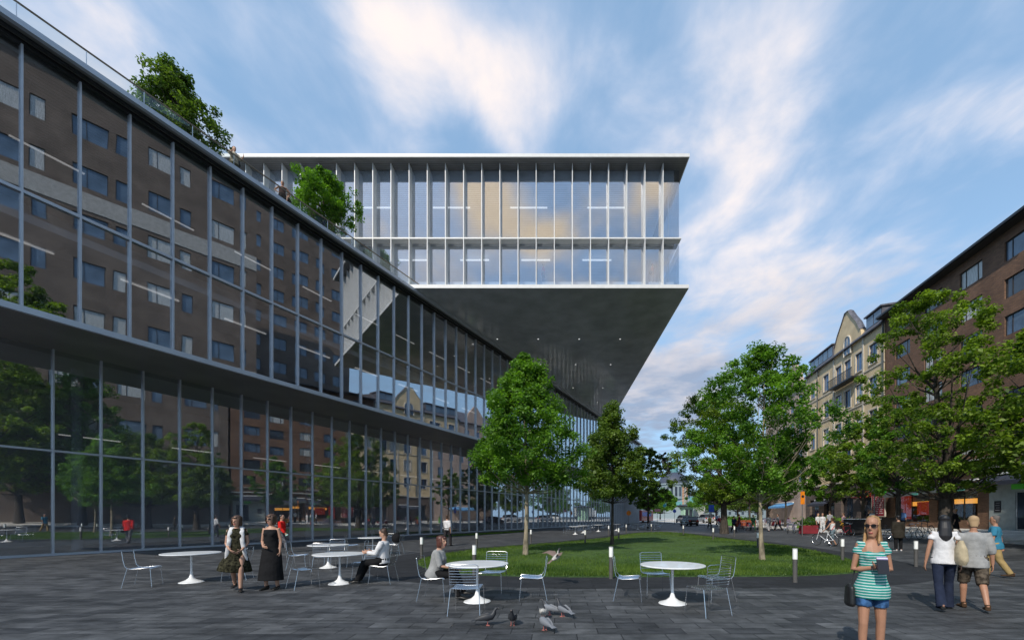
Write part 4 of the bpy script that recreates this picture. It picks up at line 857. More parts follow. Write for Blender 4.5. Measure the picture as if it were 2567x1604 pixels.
# strip of awnings on the ochre house and shops behind the trees
awning('awning', 'short dark awning on the ochre house left of the red restaurant sign', SY(52.5), SY(57), 3.6, 1.1, (awd, awd))
awning('awning', 'blue awning on the pink house seen behind the thin tree trunks', SY(64), SY(71), 3.6, 1.3, (mat('awning_blue', (.12, .32, .60), .6), mat('awning_blue', (.12, .32, .60), .6)))
# cafe terrace
def cafe_set(label, px_, Y, m):
    x, y, z = at(px_, Y); t = empty('terrace_table', (x, y, z), R(px_ % 90), label, 'table', 'terrace tables on the pavement')
    b = MB(); b.lathe([(.38, .7), (.4, .715), (.38, .73)], 18); b.build('tabletop', m, t, True); b = MB(); b.lathe([(.03, .7), (.03, .05), (.22, .02), (.22, 0)], 12); b.build('stem', dkmetal, t, True)
def cafe_chair(label, px_, Y, rz, m):
    x, y, z = at(px_, Y); t = empty('terrace_chair', (x, y, z), rz, label, 'chair', 'terrace chairs on the pavement')
    b = MB(); b.loft([(0, -.2, .44), (0, .2, .46)], [(.21, .02), (.22, .02)], (1, 0, 0), 10); b.build('seat', m, t); b = MB(); b.loft([(0, -.2, .46), (0, -.26, .7), (0, -.3, .88)], [(.21, .02), (.22, .02), (.18, .02)], (1, 0, 0), 10); b.build('backrest', m, t)
    for sx in (-1, 1):
        for sy in (-1, 1): b = MB(); b.tube([(sx*.17, sy*.17, .44), (sx*.2, sy*.2, 0)], .014, 5); b.build('leg', dkmetal, t)
    return t
cm1, cm2 = mat('cushion_red', (.22, .02, .03), .8), mat('rattan_violet', (.22, .18, .25), .8); rc = random.Random(8)
for i in range(7): cafe_set('dark round terrace table among the chairs by the street trees', 1845+i*20+rc.uniform(-5, 5), 47+rc.uniform(-3, 4), (dkmetal, white_p)[i % 2])
for i in range(16): cafe_chair('terrace chair among the crowded seats behind the thin trunks' if i % 2 else 'red cushioned terrace chair among the crowded seats', 1838+i*9.5, 46+rc.uniform(-4, 5), rc.uniform(0, 6), cm2 if i % 2 else cm1)
def planter(label, px_, Y, w_, d_, h_, m, leafy=True, top=None):
    x, y, z = at(px_, Y); t = empty('planter' if leafy else 'serving_counter', (x, y, z), R(8), label, 'planter' if leafy else 'counter')
    b = MB(); b.box(-w_/2, -d_/2, .04, w_/2, d_/2, h_); b.build('box', m, t); b = MB(); b.box(-w_/2+.05, -d_/2+.05, 0, w_/2-.05, d_/2-.05, .0395); b.build('foot', dkmetal, t)
    if top: b = MB(); b.box(-w_/2-.06, -d_/2-.06, h_+.003, w_/2+.06, d_/2+.06, h_+.06); b.build('top', top, t)
    if leafy:
        rng = np.random.default_rng(int(px_)); n = 260; c = rng.normal(0, 1, (n, 3))*np.array([w_*.28, d_*.28, .13])+np.array([0, 0, h_+.16]); q = rng.normal(0, .06, (n, 3)); r_ = rng.normal(0, .06, (n, 3))
        V = np.stack([c-q, c+r_, c+q, c-r_], 1).reshape(-1, 3); me = raw_mesh('plants', V, np.arange(n*4).reshape(-1, 4), 4, LEAF['fresh']); inst(me, 'plants', t)
planter('low red screened bench box at the end of the bicycle rack', 2027, 35, 1.4, .5, .72, cm1)
planter('orange red planter in front of the blue awning', 1868, 52, 2.6, .5, .8, mat('box_orange', (.30, .07, .03), .7))
planter('green planter beside the stout tree trunk', 1833, 56, 1.6, .5, .9, mat('box_green', (.08, .25, .05), .7))
planter('black outdoor serving counter with white top left of the striped woman\'s head', 2160, 31.5, 2.3, .8, 1.05, blk_p, False, white_p)
planter('dark planter wall behind the group of white shirted people', 2060, 38, 4.0, .5, .8, blk_p)
planter('black box bench beneath the menu board', 2222, 35.5, 2.6, .6, .95, blk_p, False)
# yellow flowers
x, y, z = at(2129, 32); t = empty('flower_pot', (x, y, z), 0, 'pot of yellow sunflowers left of the black counter', 'flowers')
b = MB(); b.lathe([(.2, 0), (.28, .4), (.27, .4)], 14); b.build('pot', mat('terracotta', (.35, .14, .07), .8), t, True); rng = np.random.default_rng(5); n = 150
c = rng.normal(0, .22, (n, 3))+np.array([0, 0, .75]); q = rng.normal(0, .06, (n, 3)); r_ = rng.normal(0, .06, (n, 3)); me = raw_mesh('flowers', np.stack([c-q, c+r_, c+q, c-r_], 1).reshape(-1, 3), np.arange(n*4).reshape(-1, 4), 4, mat('sunflower', (.75, .42, .03), .7)); inst(me, 'flowers', t)
# church and kiosk far down the street
x, y, z = at(1694, 190); t = empty('domed_church', (x, y, z), R(-8), 'church with a dark dome and green lantern at the end of the street', 'church')
teal = mat('copper_green', (.10, .26, .27), .7); stone = mat('church_stone', (.22, .27, .29), .8, var=.1); dome = mat('dome_slate', (.05, .06, .09), .6)
b = MB(); b.box(-11, -3, 0, 11, 20, 6.0); b.box(-6.0, 0, 6.0, 6.0, 12, 9); b.build('nave', stone, t)
b = MB(); b.lathe([(7.0, 9), (7.0, 15.3), (7.5, 15.5), (7.5, 16.1)], 24, (0, 6, 0)); b.build('drum', stone, t)
b = MB(); b.prism_x([(-4, 6.01), (6, 10.2), (21, 6.01)], -11.5, 11.5); b.box(-.2, -3.4, 6, .2, -3.1, 6.2); b.build('roof', teal, t)
b = MB(); b.lathe([(7.2, 16.1), (6.9, 17.6), (5.8, 19.3), (4.0, 20.7), (2.2, 21.4)], 24, (0, 6, 0)); b.build('dome', dome, t, True)
b = MB(); b.lathe([(1.9, 21.3), (1.9, 25.0), (2.2, 25.2), (1.7, 26.2), (.6, 27.2), (.25, 28.5), (.02, 30.5)], 12, (0, 6, 0)); b.build('lantern', teal, t)
for i in range(9):
    a = R(-150+i*15); cx_, cy_ = 7.03*math.cos(a), 6+7.03*math.sin(a); b = MB(); b.box(-.5, -.06, 10.2, .5, .06, 14.4); q = b.build('window', win_dark, t); q.location = (cx_, cy_, 0); q.rotation_euler = (0, 0, a+math.pi/2)
x, y, z = at(1717, 120); t = empty('scaffold_tower', (x, y, z), 0, 'orange and white lattice mast in front of the church', 'mast'); b = MB(); om = mat('mast_orange', (.60, .24, .06), .6)
for sx in (-.5, .5):
    for sy in (-.5, .5): b.tube([(sx, sy, 0), (sx, sy, 9.5)], .07, 4)
b.build('uprights', om, t); b = MB()
for i in range(12):
    z0 = i*.79
    for sy in (-.5, .5): b.tube([(-.5, sy, z0), (.5, sy, z0+.79)], .05, 4); b.tube([(.5, sy, z0), (-.5, sy, z0+.79)], .05, 4)
b.build('bracing', trim, t)
x, y, z = at(1722, 100); t = empty('kiosk', (x, y, z), 0, 'pale green kiosk with a flat dark roof behind the cars', 'kiosk'); b = MB(); b.lathe([(1.5, 0), (1.5, 3.2)], 8); b.build('wall', mat('kiosk_green', (.30, .48, .38), .6), t); b = MB(); b.lathe([(2.2, 3.203), (2.3, 3.5), (.5, 3.9)], 16); b.build('roof', dkmetal, t)
b = MB(); b.box(-.8, -1.48, 1.0, .8, -1.4, 2.6); b.build('window', win_dark, t)
x, y, z = at(1740, 260); t = empty('terrace_block', (x, y, z), 0, 'pale rendered block closing the view beyond the trees', 'building'); b = MB(); facade(b, -45, 60, 0, 13, [(-43+4*i, -41.4+4*i, 2+3.4*r, 3.9+3.4*r) for i in range(25) for r in range(3)]); b.box(-45, -12, 0, 60, -.25, 12.9) if False else None
b.build('wall', stone, t).rotation_euler = (0, 0, math.pi); b = MB(); b.box(-60, .35, 0, 45, 12, 12.9); b.build('interior_mass', win_dark, t); b = MB(); b.prism_x([(-.6, 13.01), (6, 16), (12.5, 13.01)], -60.5, 45.5); b.build('roof', slate, t)
# ------------------------------------------------------------------ people
PEND = []
SKIN = {}
def skinm(k, col): return mat('skin_'+k, col, .5, 0, .06, 8, spec=.35)
skA = skinm('fair', (.44, .25, .17)); skB = skinm('tan', (.36, .185, .115)); lipm = mat('lips', (.35, .08, .07), .4); eyem = mat('eye_dark', (.02, .015, .015), .3)
def cloth(name, col, **k): return mat('cloth_'+name, col, k.pop('rough', .9), 0, k.pop('var', .14), k.pop('vscale', 9), bump=k.pop('bump', .7), bscale=k.pop('bscale', 7), spec=.12, **k)
def striped(name, c1, c2, freq):
    m = cloth(name, c1); N = m.node_tree.nodes; L = m.node_tree.links; b = N['Principled BSDF']; tc = N.new('ShaderNodeTexCoord'); wv = N.new('ShaderNodeTexWave'); wv.bands_direction = 'Z'
    wv.inputs['Scale'].default_value = .31416*freq; wv.inputs['Distortion'].default_value = 1.2; wv.inputs['Detail Scale'].default_value = .6; L.new(tc.outputs['Object'], wv.inputs['Vector'])
    mx = N.new('ShaderNodeMix'); mx.data_type = 'RGBA'; mx.inputs[6].default_value = c1+(1,); mx.inputs[7].default_value = c2+(1,); L.new(ramp(N, L, wv.outputs[0], .70, .80, 0, 1), mx.inputs[0]); L.new(mx.outputs[2], b.inputs['Base Color']); return m
V3 = Vector
def D(x, y, z): return Vector((x, y, z)).normalized()
def hand(b, W, d, pn, sc=1.0, curl=.5, thumb=1, n=8):
    s = d.cross(pn).normalized(); pn = s.cross(d).normalized()
    b.loft([W-d*.02, W+d*.02, W+d*.06, W+d*.095], [(.025*sc, .019*sc), (.034*sc, .016*sc), (.041*sc, .014*sc), (.038*sc, .011*sc)], s, n)
    for i, (o, l) in enumerate(((-.030, .062), (-.010, .078), (.011, .072), (.030, .055))):
        p0 = W+d*.088+s*o; d1 = (d*math.cos(curl*.6)+pn*math.sin(curl*.6)); d2 = (d*math.cos(curl*1.7)+pn*math.sin(curl*1.7)); p1 = p0+d1*l*.55; p2 = p1+d2*l*.5
        b.loft([p0-d*.012, p1, p2], [.0095*sc, .0088*sc, .0068*sc], None, 6)
    q0 = W+d*.025+s*(.030*thumb); q1 = q0+(d*.55+s*.75*thumb+pn*.35).normalized()*.04; q2 = q1+(d*.9+s*.25*thumb+pn*.5).normalized()*.032
    b.loft([q0-s*.012*thumb, q1, q2], [.0125*sc, .0105*sc, .008*sc], None, 6)
def person(label, loc, face, h=1.75, sex='m', legs='stand', arms=None, lean=0, top=None, bottom=None, outer=None, shoes=None, hair=None, skin=None, vox=.014, headyaw=0, headpitch=0, extras=None, sit=None, group=None, fat=1.0):
    k = h/1.75; skin = skin or skA
    root = empty('person', loc, math.atan2(-face[0], face[1]), label, 'person', group)
    fs = 1 if sex == 'm' else 0
    sw = .175 if fs else .152; hipr = .155 if fs else .162; wst = .138 if fs else .118; chest = .158 if fs else .14
    # leg directions: (thigh, shin) for right (+x) and left (-x)
    LG = {'stand': ((D(.04, .02, -1), D(0, -.04, -1)), (D(-.04, .02, -1), D(0, -.04, -1))),
          'walk': ((D(.02, .36, -1), D(0, .06, -1)), (D(-.02, -.22, -1), D(0, -.62, -1))), 'walk2': ((D(.02, -.22, -1), D(0, -.62, -1)), (D(-.02, .36, -1), D(0, .06, -1))),
          'stride': ((D(.02, .50, -1), D(0, .18, -1)), (D(-.02, -.38, -1), D(0, -.75, -1))),
          'relaxed': ((D(.06, .10, -1), D(0, -.10, -1)), (D(-.04, -.02, -1), D(0, -.08, -1))),
          'sit': ((D(.14, 1, -.08), D(0, .10, -1)), (D(-.14, 1, -.08), D(0, .02, -1))),
          'sit_out': ((D(.12, 1, -.10), D(0, .55, -1)), (D(-.12, 1, -.05), D(0, .35, -1))),
          'sit_legs': ((D(.02, 1, -.05), D(0, .25, -1)), (D(-.05, 1, .04), D(.12, .45, -1)))}[legs]
    hipz = .0; J = {}
    for i, sx in enumerate((1, -1)):
        H_ = V3((sx*.088, 0, 0)); K = H_+LG[i][0]*.425; A = K+LG[i][1]*.415; J[sx] = (H_, K, A)
    low = min(J[1][2].z, J[-1][2].z); hz = -low+.075
    if sit is not None: hz = sit/k+.085
    O = V3((0, 0, hz)); J = {s: tuple(p+O for p in v) for s, v in J.items()}
    if sit is not None:
        J = {s: (v[0], v[1], V3((v[2].x, v[2].y, max(v[2].z, .075)))) for s, v in J.items()}
    sp = D(0, math.sin(lean), math.cos(lean)); fw = V3((0, math.cos(lean), -math.sin(lean))); X = V3((1, 0, 0))
    S = lambda t: O+sp*t+fw*(.012*math.sin(t*7))
    nb = S(.50); shz = .455; hd = nb+sp*.165+fw*.018+V3((0, 0, 0)); 
    hy = Matrix.Rotation(headyaw, 3, 'Z') @ Matrix.Rotation(headpitch, 3, 'X'); HX, HYv, HZ = hy @ V3((1, 0, 0)), hy @ V3((0, 1, 0)), hy @ V3((0, 0, 1))
    hp = lambda x, y, z: hd+HX*x+HYv*y+HZ*z
    AR_ = {}
    arms = arms or ((D(.14, -.05, -1), D(.02, .18, -1), None, None), (D(-.14, .05, -1), D(-.02, .25, -1), None, None))
    for i, sx in enumerate((1, -1)):
        sh = S(shz)+X*(sx*sw); el = sh+arms[i][0]*.285; wr = el+arms[i][1]*.245; AR_[sx] = (sh, el, wr, arms[i][2] or arms[i][1], arms[i][3] or D(-sx, .2, 0))
    b = MB()
    tors = [(-.10, .10, .10), (-.02, hipr, .118), (.08, hipr*.93, .112), (.19, wst, .098), (.30, chest*.98, .108), (.38, chest*1.05, .108), (.44, chest*1.02, .09), (.485, .105, .07), (.51, .06, .058)]
    b.loft([S(t) for t, _, _ in tors], [(a*fat, c*fat) for _, a, c in tors], X, 14)
    if not fs:
        for sx in (-1, 1): b.loft([S(.33)+X*(sx*.065)+fw*.05, S(.33)+X*(sx*.066)+fw*.075, S(.32)+X*(sx*.066)+fw*.085], [.05, .035, .015], X, 8)
    b.loft([S(.47), S(.55)+fw*.005, hd+HZ*(-.06)+HYv*(-.012)], [(.058, .056), (.050 if fs else .044, .052), (.048, .055)], X, 10)
    for sx in (1, -1):
        sh, el, wr, hdir, pn = AR_[sx]; m = 1.0 if fs else .86
        b.loft([S(shz-.01)+X*(sx*sw*.55), sh, sh.lerp(el, .35), el, el.lerp(wr, .3), wr], [.055*m, .053*m, .046*m, .037*m, .037*m, .025*m], None, 10)
        hand(b, wr, hdir, pn, 1 if fs else .9, .55, -sx if (hdir.cross(pn)).dot(X) < 0 else sx)
        H_, K, A = J[sx]; b.loft([H_+V3((0, 0, .03)), H_.lerp(K, .35), K, K.lerp(A, .28)-fw*.008, A], [.088*fat, .078, .054, .053, .034], None, 12)
        fd = V3((sx*.12, 1, 0)).normalized(); pit = 0
        if sit is None and A.z > low+O.z+.09: pit = -.6
        fd = (fd*math.cos(pit)+V3((0, 0, math.sin(pit)))).normalized()
        b.loft([A+V3((0, 0, .02))-fd*.045, A-fd*.045+V3((0, 0, -.05)), A+fd*.06+V3((0, 0, -.045)), A+fd*.14+V3((0, 0, -.058)), A+fd*.185+V3((0, 0, -.062))], [.030, (.032, .026), (.040, .030), (.044, .017), (.026, .012)], X, 10)
        J[sx] = (H_, K, A, fd)
    hr = [(-.118, .026, .030, .050), (-.100, .044, .048, .034), (-.07, .056, .070, .018), (-.03, .066, .084, .006), (.01, .071, .090, .0), (.05, .074, .095, -.003), (.085, .067, .086, -.007), (.11, .045, .058, -.008), (.124, .015, .02, -.008)]
    b.loft([hp(0, y, z) for z, a, c, y in hr], [(a, c) for z, a, c, y in hr], HX, 14)
    b.loft([hp(0, .080, .03), hp(0, .103, -.015), hp(0, .088, -.032)], [(.009, .01), (.013, .014), (.016, .010)], HX, 8)
    b.loft([hp(0, .072, -.062), hp(0, .088, -.064)], [(.024, .014), (.018, .008)], HX, 8)
    for sx in (-1, 1): b.loft([hp(sx*.068, -.005, -.035), hp(sx*.078, -.012, .0), hp(sx*.07, -.01, .03)], [(.010, .016), (.010, .02), (.006, .012)], HX, 8)
    def face_slots(c):
        q = c/k-hd; x, y, z = q.dot(HX), q.dot(HYv), q.dot(HZ)
        if y > .06:
            if abs(z+.064) < .010 and abs(x) < .024: return 1
            if abs(z-.012) < .009 and .016 < abs(x) < .044 and y > .062: return 2
        return 0
    def add(bm_, nm, m, vx=None, slots=None, par=None, sm=3):
        bm_.v = [(x*k, y*k, z*k) for x, y, z in bm_.v]; o = bm_.build(nm, m, par or root, True)
        md = o.modifiers.new('r', 'REMESH'); md.mode = 'VOXEL'; md.voxel_size = vx or vox; md.use_smooth_shade = True
        if sm: s_ = o.modifiers.new('s', 'SMOOTH'); s_.factor = .5; s_.iterations = sm
        PEND.append((o, slots)); return o
    add(b, 'body', [skin, lipm, eyem], slots=face_slots if vox < .012 else None, sm=1 if vox < .012 else 0)
    def solid(bm_, nm, m, par=None):
        bm_.v = [(x*k, y*k, z*k) for x, y, z in bm_.v]; return bm_.build(nm, m, par or root, True)
    cv = max(vox*1.25, .010)
    def torso_cloth(nm, m, t0, t1, loose, sleeve, hem=0, neck=.075, sl=.0):
        q = MB(); ts = [t for t in (-.30, -.2, -.10, -.02, .08, .19, .30, .38, .44, .485) if t0-.001 <= t <= t1+.001]
        if t0 not in ts: ts = [t0]+ts
        ra = lambda t: (np.interp(t, [p[0] for p in tors], [p[1] for p in tors]) if t > -.02 else hipr+.012)*fat; rb = lambda t: (np.interp(t, [p[0] for p in tors], [p[2] for p in tors]) if t > -.02 else .125)*fat
        q.loft([S(t) for t in ts], [(ra(t)+loose+(hem if t < .05 else 0)+(.012 if .1 < t < .28 else 0), rb(t)+loose+(hem if t < .05 else 0)+(.01 if .1 < t < .28 else 0)) for t in ts], X, 18)
        if not fs:
            for sx in (-1, 1): q.loft([S(.34)+X*(sx*.06)+fw*.04, S(.33)+X*(sx*.064)+fw*(.095+loose), S(.325)+X*(sx*.064)+fw*(.115+loose)], [.078, .055, .03], X, 10)
        if t1 > .45: q.loft([S(.44), S(.475), S(.507)], [(sw*.80, .080), (sw*.70, .072), (neck, .066)], X, 14)
        if sleeve > 0:
            for sx in (1, -1):
                sh, el, wr, _, _ = AR_[sx]; m_ = 1 if fs else .86; st = S(shz-.015)+X*(sx*sw*.5)
                if sleeve <= 1: e = sh.lerp(el, sleeve); q.loft([st, sh, sh.lerp(e, .5), e], [.068*m_, (.062+loose*.5)*m_, (.058+loose*.7+sl)*m_, (.052+loose*.8+sl)*m_], None, 12)
                else: e = el.lerp(wr, sleeve-1); q.loft([st, sh, sh.lerp(el, .5), el, el.lerp(e, .5), e], [.07*m_, (.062+loose*.5)*m_, (.056+loose*.6)*m_, (.050+loose*.5)*m_, (.047+loose*.4)*m_, (.038+loose*.4)*m_], None, 12)
        return add(q, nm, m, cv, sm=6)
    def legs_cloth(nm, m, frac, loose=.012, flare=0.0, waist=.10):
        q = MB(); q.loft([S(waist), S(.02), S(-.05), S(-.11)], [(hipr*.95*fat+loose, .118*fat+loose*.8), (hipr*fat+loose+.004, .125*fat+loose), (hipr*fat+loose, .12*fat+loose), (.12, .10)], X, 16)
        for sx in (1, -1):
            H_, K, A, fd = J[sx]; r0 = .092*fat+loose
            if frac <= 1:      # ends at fraction of the thigh
                e = H_.lerp(K, frac); q.loft([H_+V3((0, 0, .04)), H_, H_.lerp(e, .6), e], [r0, r0, .086+loose*1.4, .082+loose*1.8], None, 14)
            else:
                e = K.lerp(A+V3((0, 0, -.03)), frac-1); q.loft([H_+V3((0, 0, .04)), H_.lerp(K, .4), K, K.lerp(e, .45), e], [r0, .078+loose, .062+loose, .056+loose+flare*.3, .044+loose*1.2+flare], None, 14)
        return add(q, nm, m, cv)
    def skirt(nm, m, z_top, z_bot, r1, r2, sway=(0, 0), slx=None):
        q = MB(); q.loft([S(z_top), S(.0), S(-.15)+V3(sway+(0,))*.3, V3((O.x+sway[0]*.7, O.y+sway[1]*.7, O.z+z_bot*.65)), V3((O.x+sway[0], O.y+sway[1], O.z+z_bot))], [(wst+.02, .11), (hipr+.022, .14), (hipr+.03+r1*.2, .15+r1*.15), (hipr+r1*.75, .15+r1*.6), (hipr+r1, .15+r2)], X, 20)
        return add(q, nm, m, cv)
    def shoe(nm, m, ht=.05, heel=0):
        for sx in (1, -1):
            H_, K, A, fd = J[sx]; q = MB()
            q.loft([A+V3((0, 0, .01+ht*.5))-fd*.03, A-fd*.052+V3((0, 0, -.05)), A+fd*.06+V3((0, 0, -.046)), A+fd*.145+V3((0, 0, -.056)), A+fd*.2+V3((0, 0, -.062))], [.042, (.040, .028), (.048, .034), (.050, .021), (.03, .014)], X, 12)
            add(q, nm, m, max(cv, .011), sm=1)
    def hair_(kind, m):
        q = MB()
        hz_ = [(.02, .079, .066, -.034), (.055, .081, .080, -.030), (.085, .075, .086, -.020), (.110, .060, .072, -.014), (.126, .040, .048, -.014), (.137, .014, .018, -.014)]
        if kind in ('short', 'crop'):
            g_ = .004 if kind == 'short' else -.004
            q.loft([hp(0, -.055, -.075)]+[hp(0, y, z) for z, a, c, y in hz_], [(.048, .035)]+[(a+g_, c+g_) for z, a, c, y in hz_], HX, 14)
        if kind == 'bob':
            q.loft([hp(0, -.035, -.115), hp(0, -.032, -.06), hp(0, -.030, -.01)]+[hp(0, y, z) for z, a, c, y in hz_], [(.080, .062), (.092, .075), (.092, .076)]+[(a+.010, c+.010) for z, a, c, y in hz_], HX, 14)
            for sx in (-1, 1): q.loft([hp(sx*.075, .02, .07), hp(sx*.083, .03, .0), hp(sx*.080, .03, -.085)], [(.016, .035), (.016, .036), (.012, .028)], HX, 8)
            q.loft([hp(-.05, .068, .078), hp(0, .086, .070), hp(.05, .068, .078)], [.02, .022, .02], HZ, 8)
        if kind in ('long', 'blonde'):
            q.loft([hp(0, -.116 if kind == 'long' else -.12, -.34 if kind == 'long' else -.22), hp(0, -.110 if kind == 'long' else -.11, -.24 if kind == 'long' else -.18), hp(0, -.082, -.11), hp(0, -.050, -.01)]+[hp(0, y-.006, z) for z, a, c, y in hz_], [(.05, .016), (.092, .036), (.090, .052), (.085, .062)]+[(a+.004, c+.004) for z, a, c, y in hz_], HX, 14)
            if kind == 'blonde':
                for sx in (-1, 1): q.loft([hp(sx*.070, .0, .05), hp(sx*.078, -.005, -.05), hp(sx*.080, .02, -.15), hp(sx*.085, .06, -.24 if sx > 0 else -.18)], [(.014, .030), (.016, .028), (.022, .022), (.010, .012)], HX, 8)
        return add(q, 'hair', m, max(cv*.6, .006), sm=4)
    ctx = dict(S=S, X=X, fw=fw, O=O, J=J, AR=AR_, hp=hp, HX=HX, HZ=HZ, HY=HYv, add=add, solid=solid, root=root, k=k, cv=cv, torso=torso_cloth, legs=legs_cloth, skirt=skirt, sw=sw, hd=hd)
    if bottom:
        (legs_cloth if bottom[0] == 'legs' else skirt)(*bottom[1:])
    if top: torso_cloth(*top)
    if outer: torso_cloth(*outer)
    if shoes: shoe(*shoes)
    if hair: hair_(*hair)
    if extras: extras(ctx)
    return root
blk = cloth('black', (.012, .012, .013)); whtc = cloth('white', (.58, .57, .57)); greys = cloth('grey_linen', (.27, .27, .265)); jeans = cloth('dark_denim', (.018, .024, .045)); redc = cloth('red', (.60, .02, .015))
hbrown = mat('hair_brown', (.055, .028, .016), .6, 0, .4, 30, stretch=(1, 1, .2)); hblack = mat('hair_black', (.010, .009, .010), .45, 0, .4, 30, stretch=(1, 1, .2)); hred = mat('hair_auburn', (.065, .018, .010), .5, 0, .4, 30, stretch=(1, 1, .2)); hblond = mat('hair_blonde', (.30, .17, .07), .5, 0, .45, 26, stretch=(1, 1, .15)); hgrey = mat('hair_grey', (.10, .085, .075), .8)
stubble = mat('hair_stubble', (.36, .24, .13), .7)
lgt = mat('leather_black', (.012, .012, .012), .4); sgl = mat('sunglasses', (.01, .01, .012), .1)
def glasses(c):
    q = MB()
    for sx in (-1, 1): q.loft([c['hp'](sx*.034, .083, .018), c['hp'](sx*.036, .096, .016)], [(.030, .021), (.028, .019)], c['HX'], 12)
    q.tube([c['hp'](-.01, .098, .022), c['hp'](.01, .098, .022)], .004); 
    for sx in (-1, 1): q.tube([c['hp'](sx*.064, .085, .022), c['hp'](sx*.078, .0, .02)], .004)
    c['solid'](q, 'sunglasses', sgl)
def strap_bag(m, side, zb, sz, mstrap=None, shoulder=1):
    def f(c):
        S, X, fw = c['S'], c['X'], c['fw']; q = MB(); p = S(zb)+X*(side*(.20))+fw*(-.10)
        q.loft([p+V3((0, 0, -sz[2]/2)), p+V3((0, 0, -sz[2]*.3)), p+V3((0, 0, sz[2]*.15)), p+V3((0, 0, sz[2]/2))], [(sz[0]*.4, sz[1]*.4), (sz[0]*.55, sz[1]*.6), (sz[0]*.48, sz[1]*.5), (sz[0]*.2, sz[1]*.2)], fw, 14); bag = c['solid'](q, 'bag', m)
        q = MB(); a = S(.475)+X*(shoulder*c['sw']*.75); t_ = p+V3((0, 0, sz[2]*.45))
        q.loft([t_+fw*.03, a+fw*.085+V3((0, 0, -.12)), a+V3((0, 0, .04)), a-fw*.10+V3((0, 0, -.10)), t_-fw*.03], [(.014, .004)]*5, X, 6); c['solid'](q, 'bag_strap', mstrap or m)
    return f
# woman in patterned dress with the white sweater
def sweater(c):
    S, X, fw = c['S'], c['X'], c['fw']; q = MB()
    for sx in (-1, 1): q.loft([S(.50)-fw*.05, S(.505)+X*sx*.09, S(.42)+X*sx*.105+fw*.09, S(.2)+X*sx*.12+fw*.11, S(-.05)+X*sx*.16+fw*.10, S(-.22)+X*sx*.19+fw*.06], [(.05, .035), (.06, .035), (.05, .028), (.045, .025), (.045, .024), (.03, .015)], X, 10)
    q.loft([S(.47)-fw*.09+X*-.12, S(.48)-fw*.115, S(.47)-fw*.09+X*.12], [.06, .075, .06], c['HZ'], 10); c['add'](q, 'sweater', whtc, .014)
patt = cloth('olive_print', (.030, .028, .016), var=.9, vscale=22)
def A_(u, f, h=None, p=None): return (u, f, h, p)
person('woman with short brown hair in a dark patterned dress, white sweater over her shoulders', (-7.05, 9.3, 0), (.45, -.9), 1.74, 'f', 'walk2', (A_(D(.12, .10, -1), D(-.35, .75, -.45), D(-.5, .6, -.4)), A_(D(-.16, .05, -1), D(.35, .65, -.60), D(.5, .6, -.4))),
       top=('bodice', patt, -.02, .485, .014, .38), bottom=('skirt', 'skirt', patt, .12, -.44, .17, .10, (.05, -.05)), shoes=('sandal', lgt, .0), hair=('bob', hbrown), vox=.0095, headyaw=R(-25), extras=sweater)
person('smiling woman with dark glasses in a long black sleeveless dress', (-6.42, 9.5, 0), (.05, -1), 1.75, 'f', 'relaxed', (A_(D(.16, .0, -1), D(-.40, .55, -.35), D(-.8, .4, -.1)), A_(D(-.14, -.08, -1), D(.0, .15, -1))),
       top=('bodice', blk, -.02, .44, .012, 0), bottom=('skirt', 'skirt', blk, .12, -.70, .10, .08, (.0, .02)), shoes=('sandal', lgt, .0), hair=('bob', hbrown), vox=.0095, headyaw=R(-12), extras=lambda c: (glasses(c), strap_bag(lgt, 1, .02, (.16, .09, .18))(c)))
def envelope(c):
    wr = c['AR'][1][2]; q = MB(); q.loft([wr+V3((0, .06, -.06)), wr+V3((0, .08, -.10))], [(.02, .05), (.02, .05)], c['X'], 4); c['solid'](q, 'paper', mat('paper_green', (.45, .75, .65), .6))
person('man in a red jacket walking to the right along the glass wall', (P(706, 19.2), 19.2, 0), (.98, .15), 1.84, 'm', 'stride', (A_(D(.1, .25, -1), D(0, .65, -.8)), A_(D(-.1, -.3, -1), D(0, .3, -1))),
       top=('jacket', redc, -.12, .485, .028, 1.95), bottom=('legs', 'trousers', cloth('grey_camo', (.10, .10, .11), var=.8, vscale=16), 1.98, .018), shoes=('shoe', lgt, .03), hair=('short', hblack), vox=.014, extras=envelope)
def tie(c):
    S, X, fw = c['S'], c['X'], c['fw']; q = MB(); q.loft([S(.46)+fw*.088, S(.43)+fw*.125, S(.25)+fw*.128, S(.06)+fw*.15], [(.022, .008), (.02, .006), (.034, .006), (.008, .004)], X, 6); c['solid'](q, 'tie', blk)
    q = MB(); w_ = (c['AR'][1][2]+c['AR'][-1][2])/2+V3((0, .08, .05)); q.loft([w_, w_+V3((0, .012, .1))], [(.04, .006), (.04, .006)], X, 4); c['solid'](q, 'phone', lgt)
person('seated man in a white shirt, tie and black trousers looking at his phone', (-4.27, 10.45, 0), (-1, -.05), 1.80, 'm', 'sit_out', (A_(D(.12, .45, -.9), D(-.30, .92, .12), D(-.2, .95, .1), D(-1, 0, .3)), A_(D(-.12, .45, -.9), D(.30, .92, .12), D(.2, .95, .1), D(1, 0, .3))),
       lean=R(-2), sit=.44, top=('shirt', whtc, -.04, .485, .024, 1.9), bottom=('legs', 'trousers', blk, 1.97, .02), shoes=('shoe', lgt, .02), hair=('short', hbrown), vox=.0095, headpitch=R(-24), extras=tie)
person('man in a white shirt walking away beyond the leftmost bollard', (P(1121, 23.5), 23.5, 0), (.42, .9), 1.80, 'm', 'walk', (A_(D(.16, -.15, -1), D(.05, .15, -1)), A_(D(-.14, .2, -1), D(-.05, .4, -1))),
       top=('shirt', whtc, -.03, .485, .022, 1.2), bottom=('legs', 'trousers', cloth('charcoal', (.03, .028, .03)), 1.97, .018), shoes=('shoe', lgt, .02), hair=('short', hbrown), vox=.014)
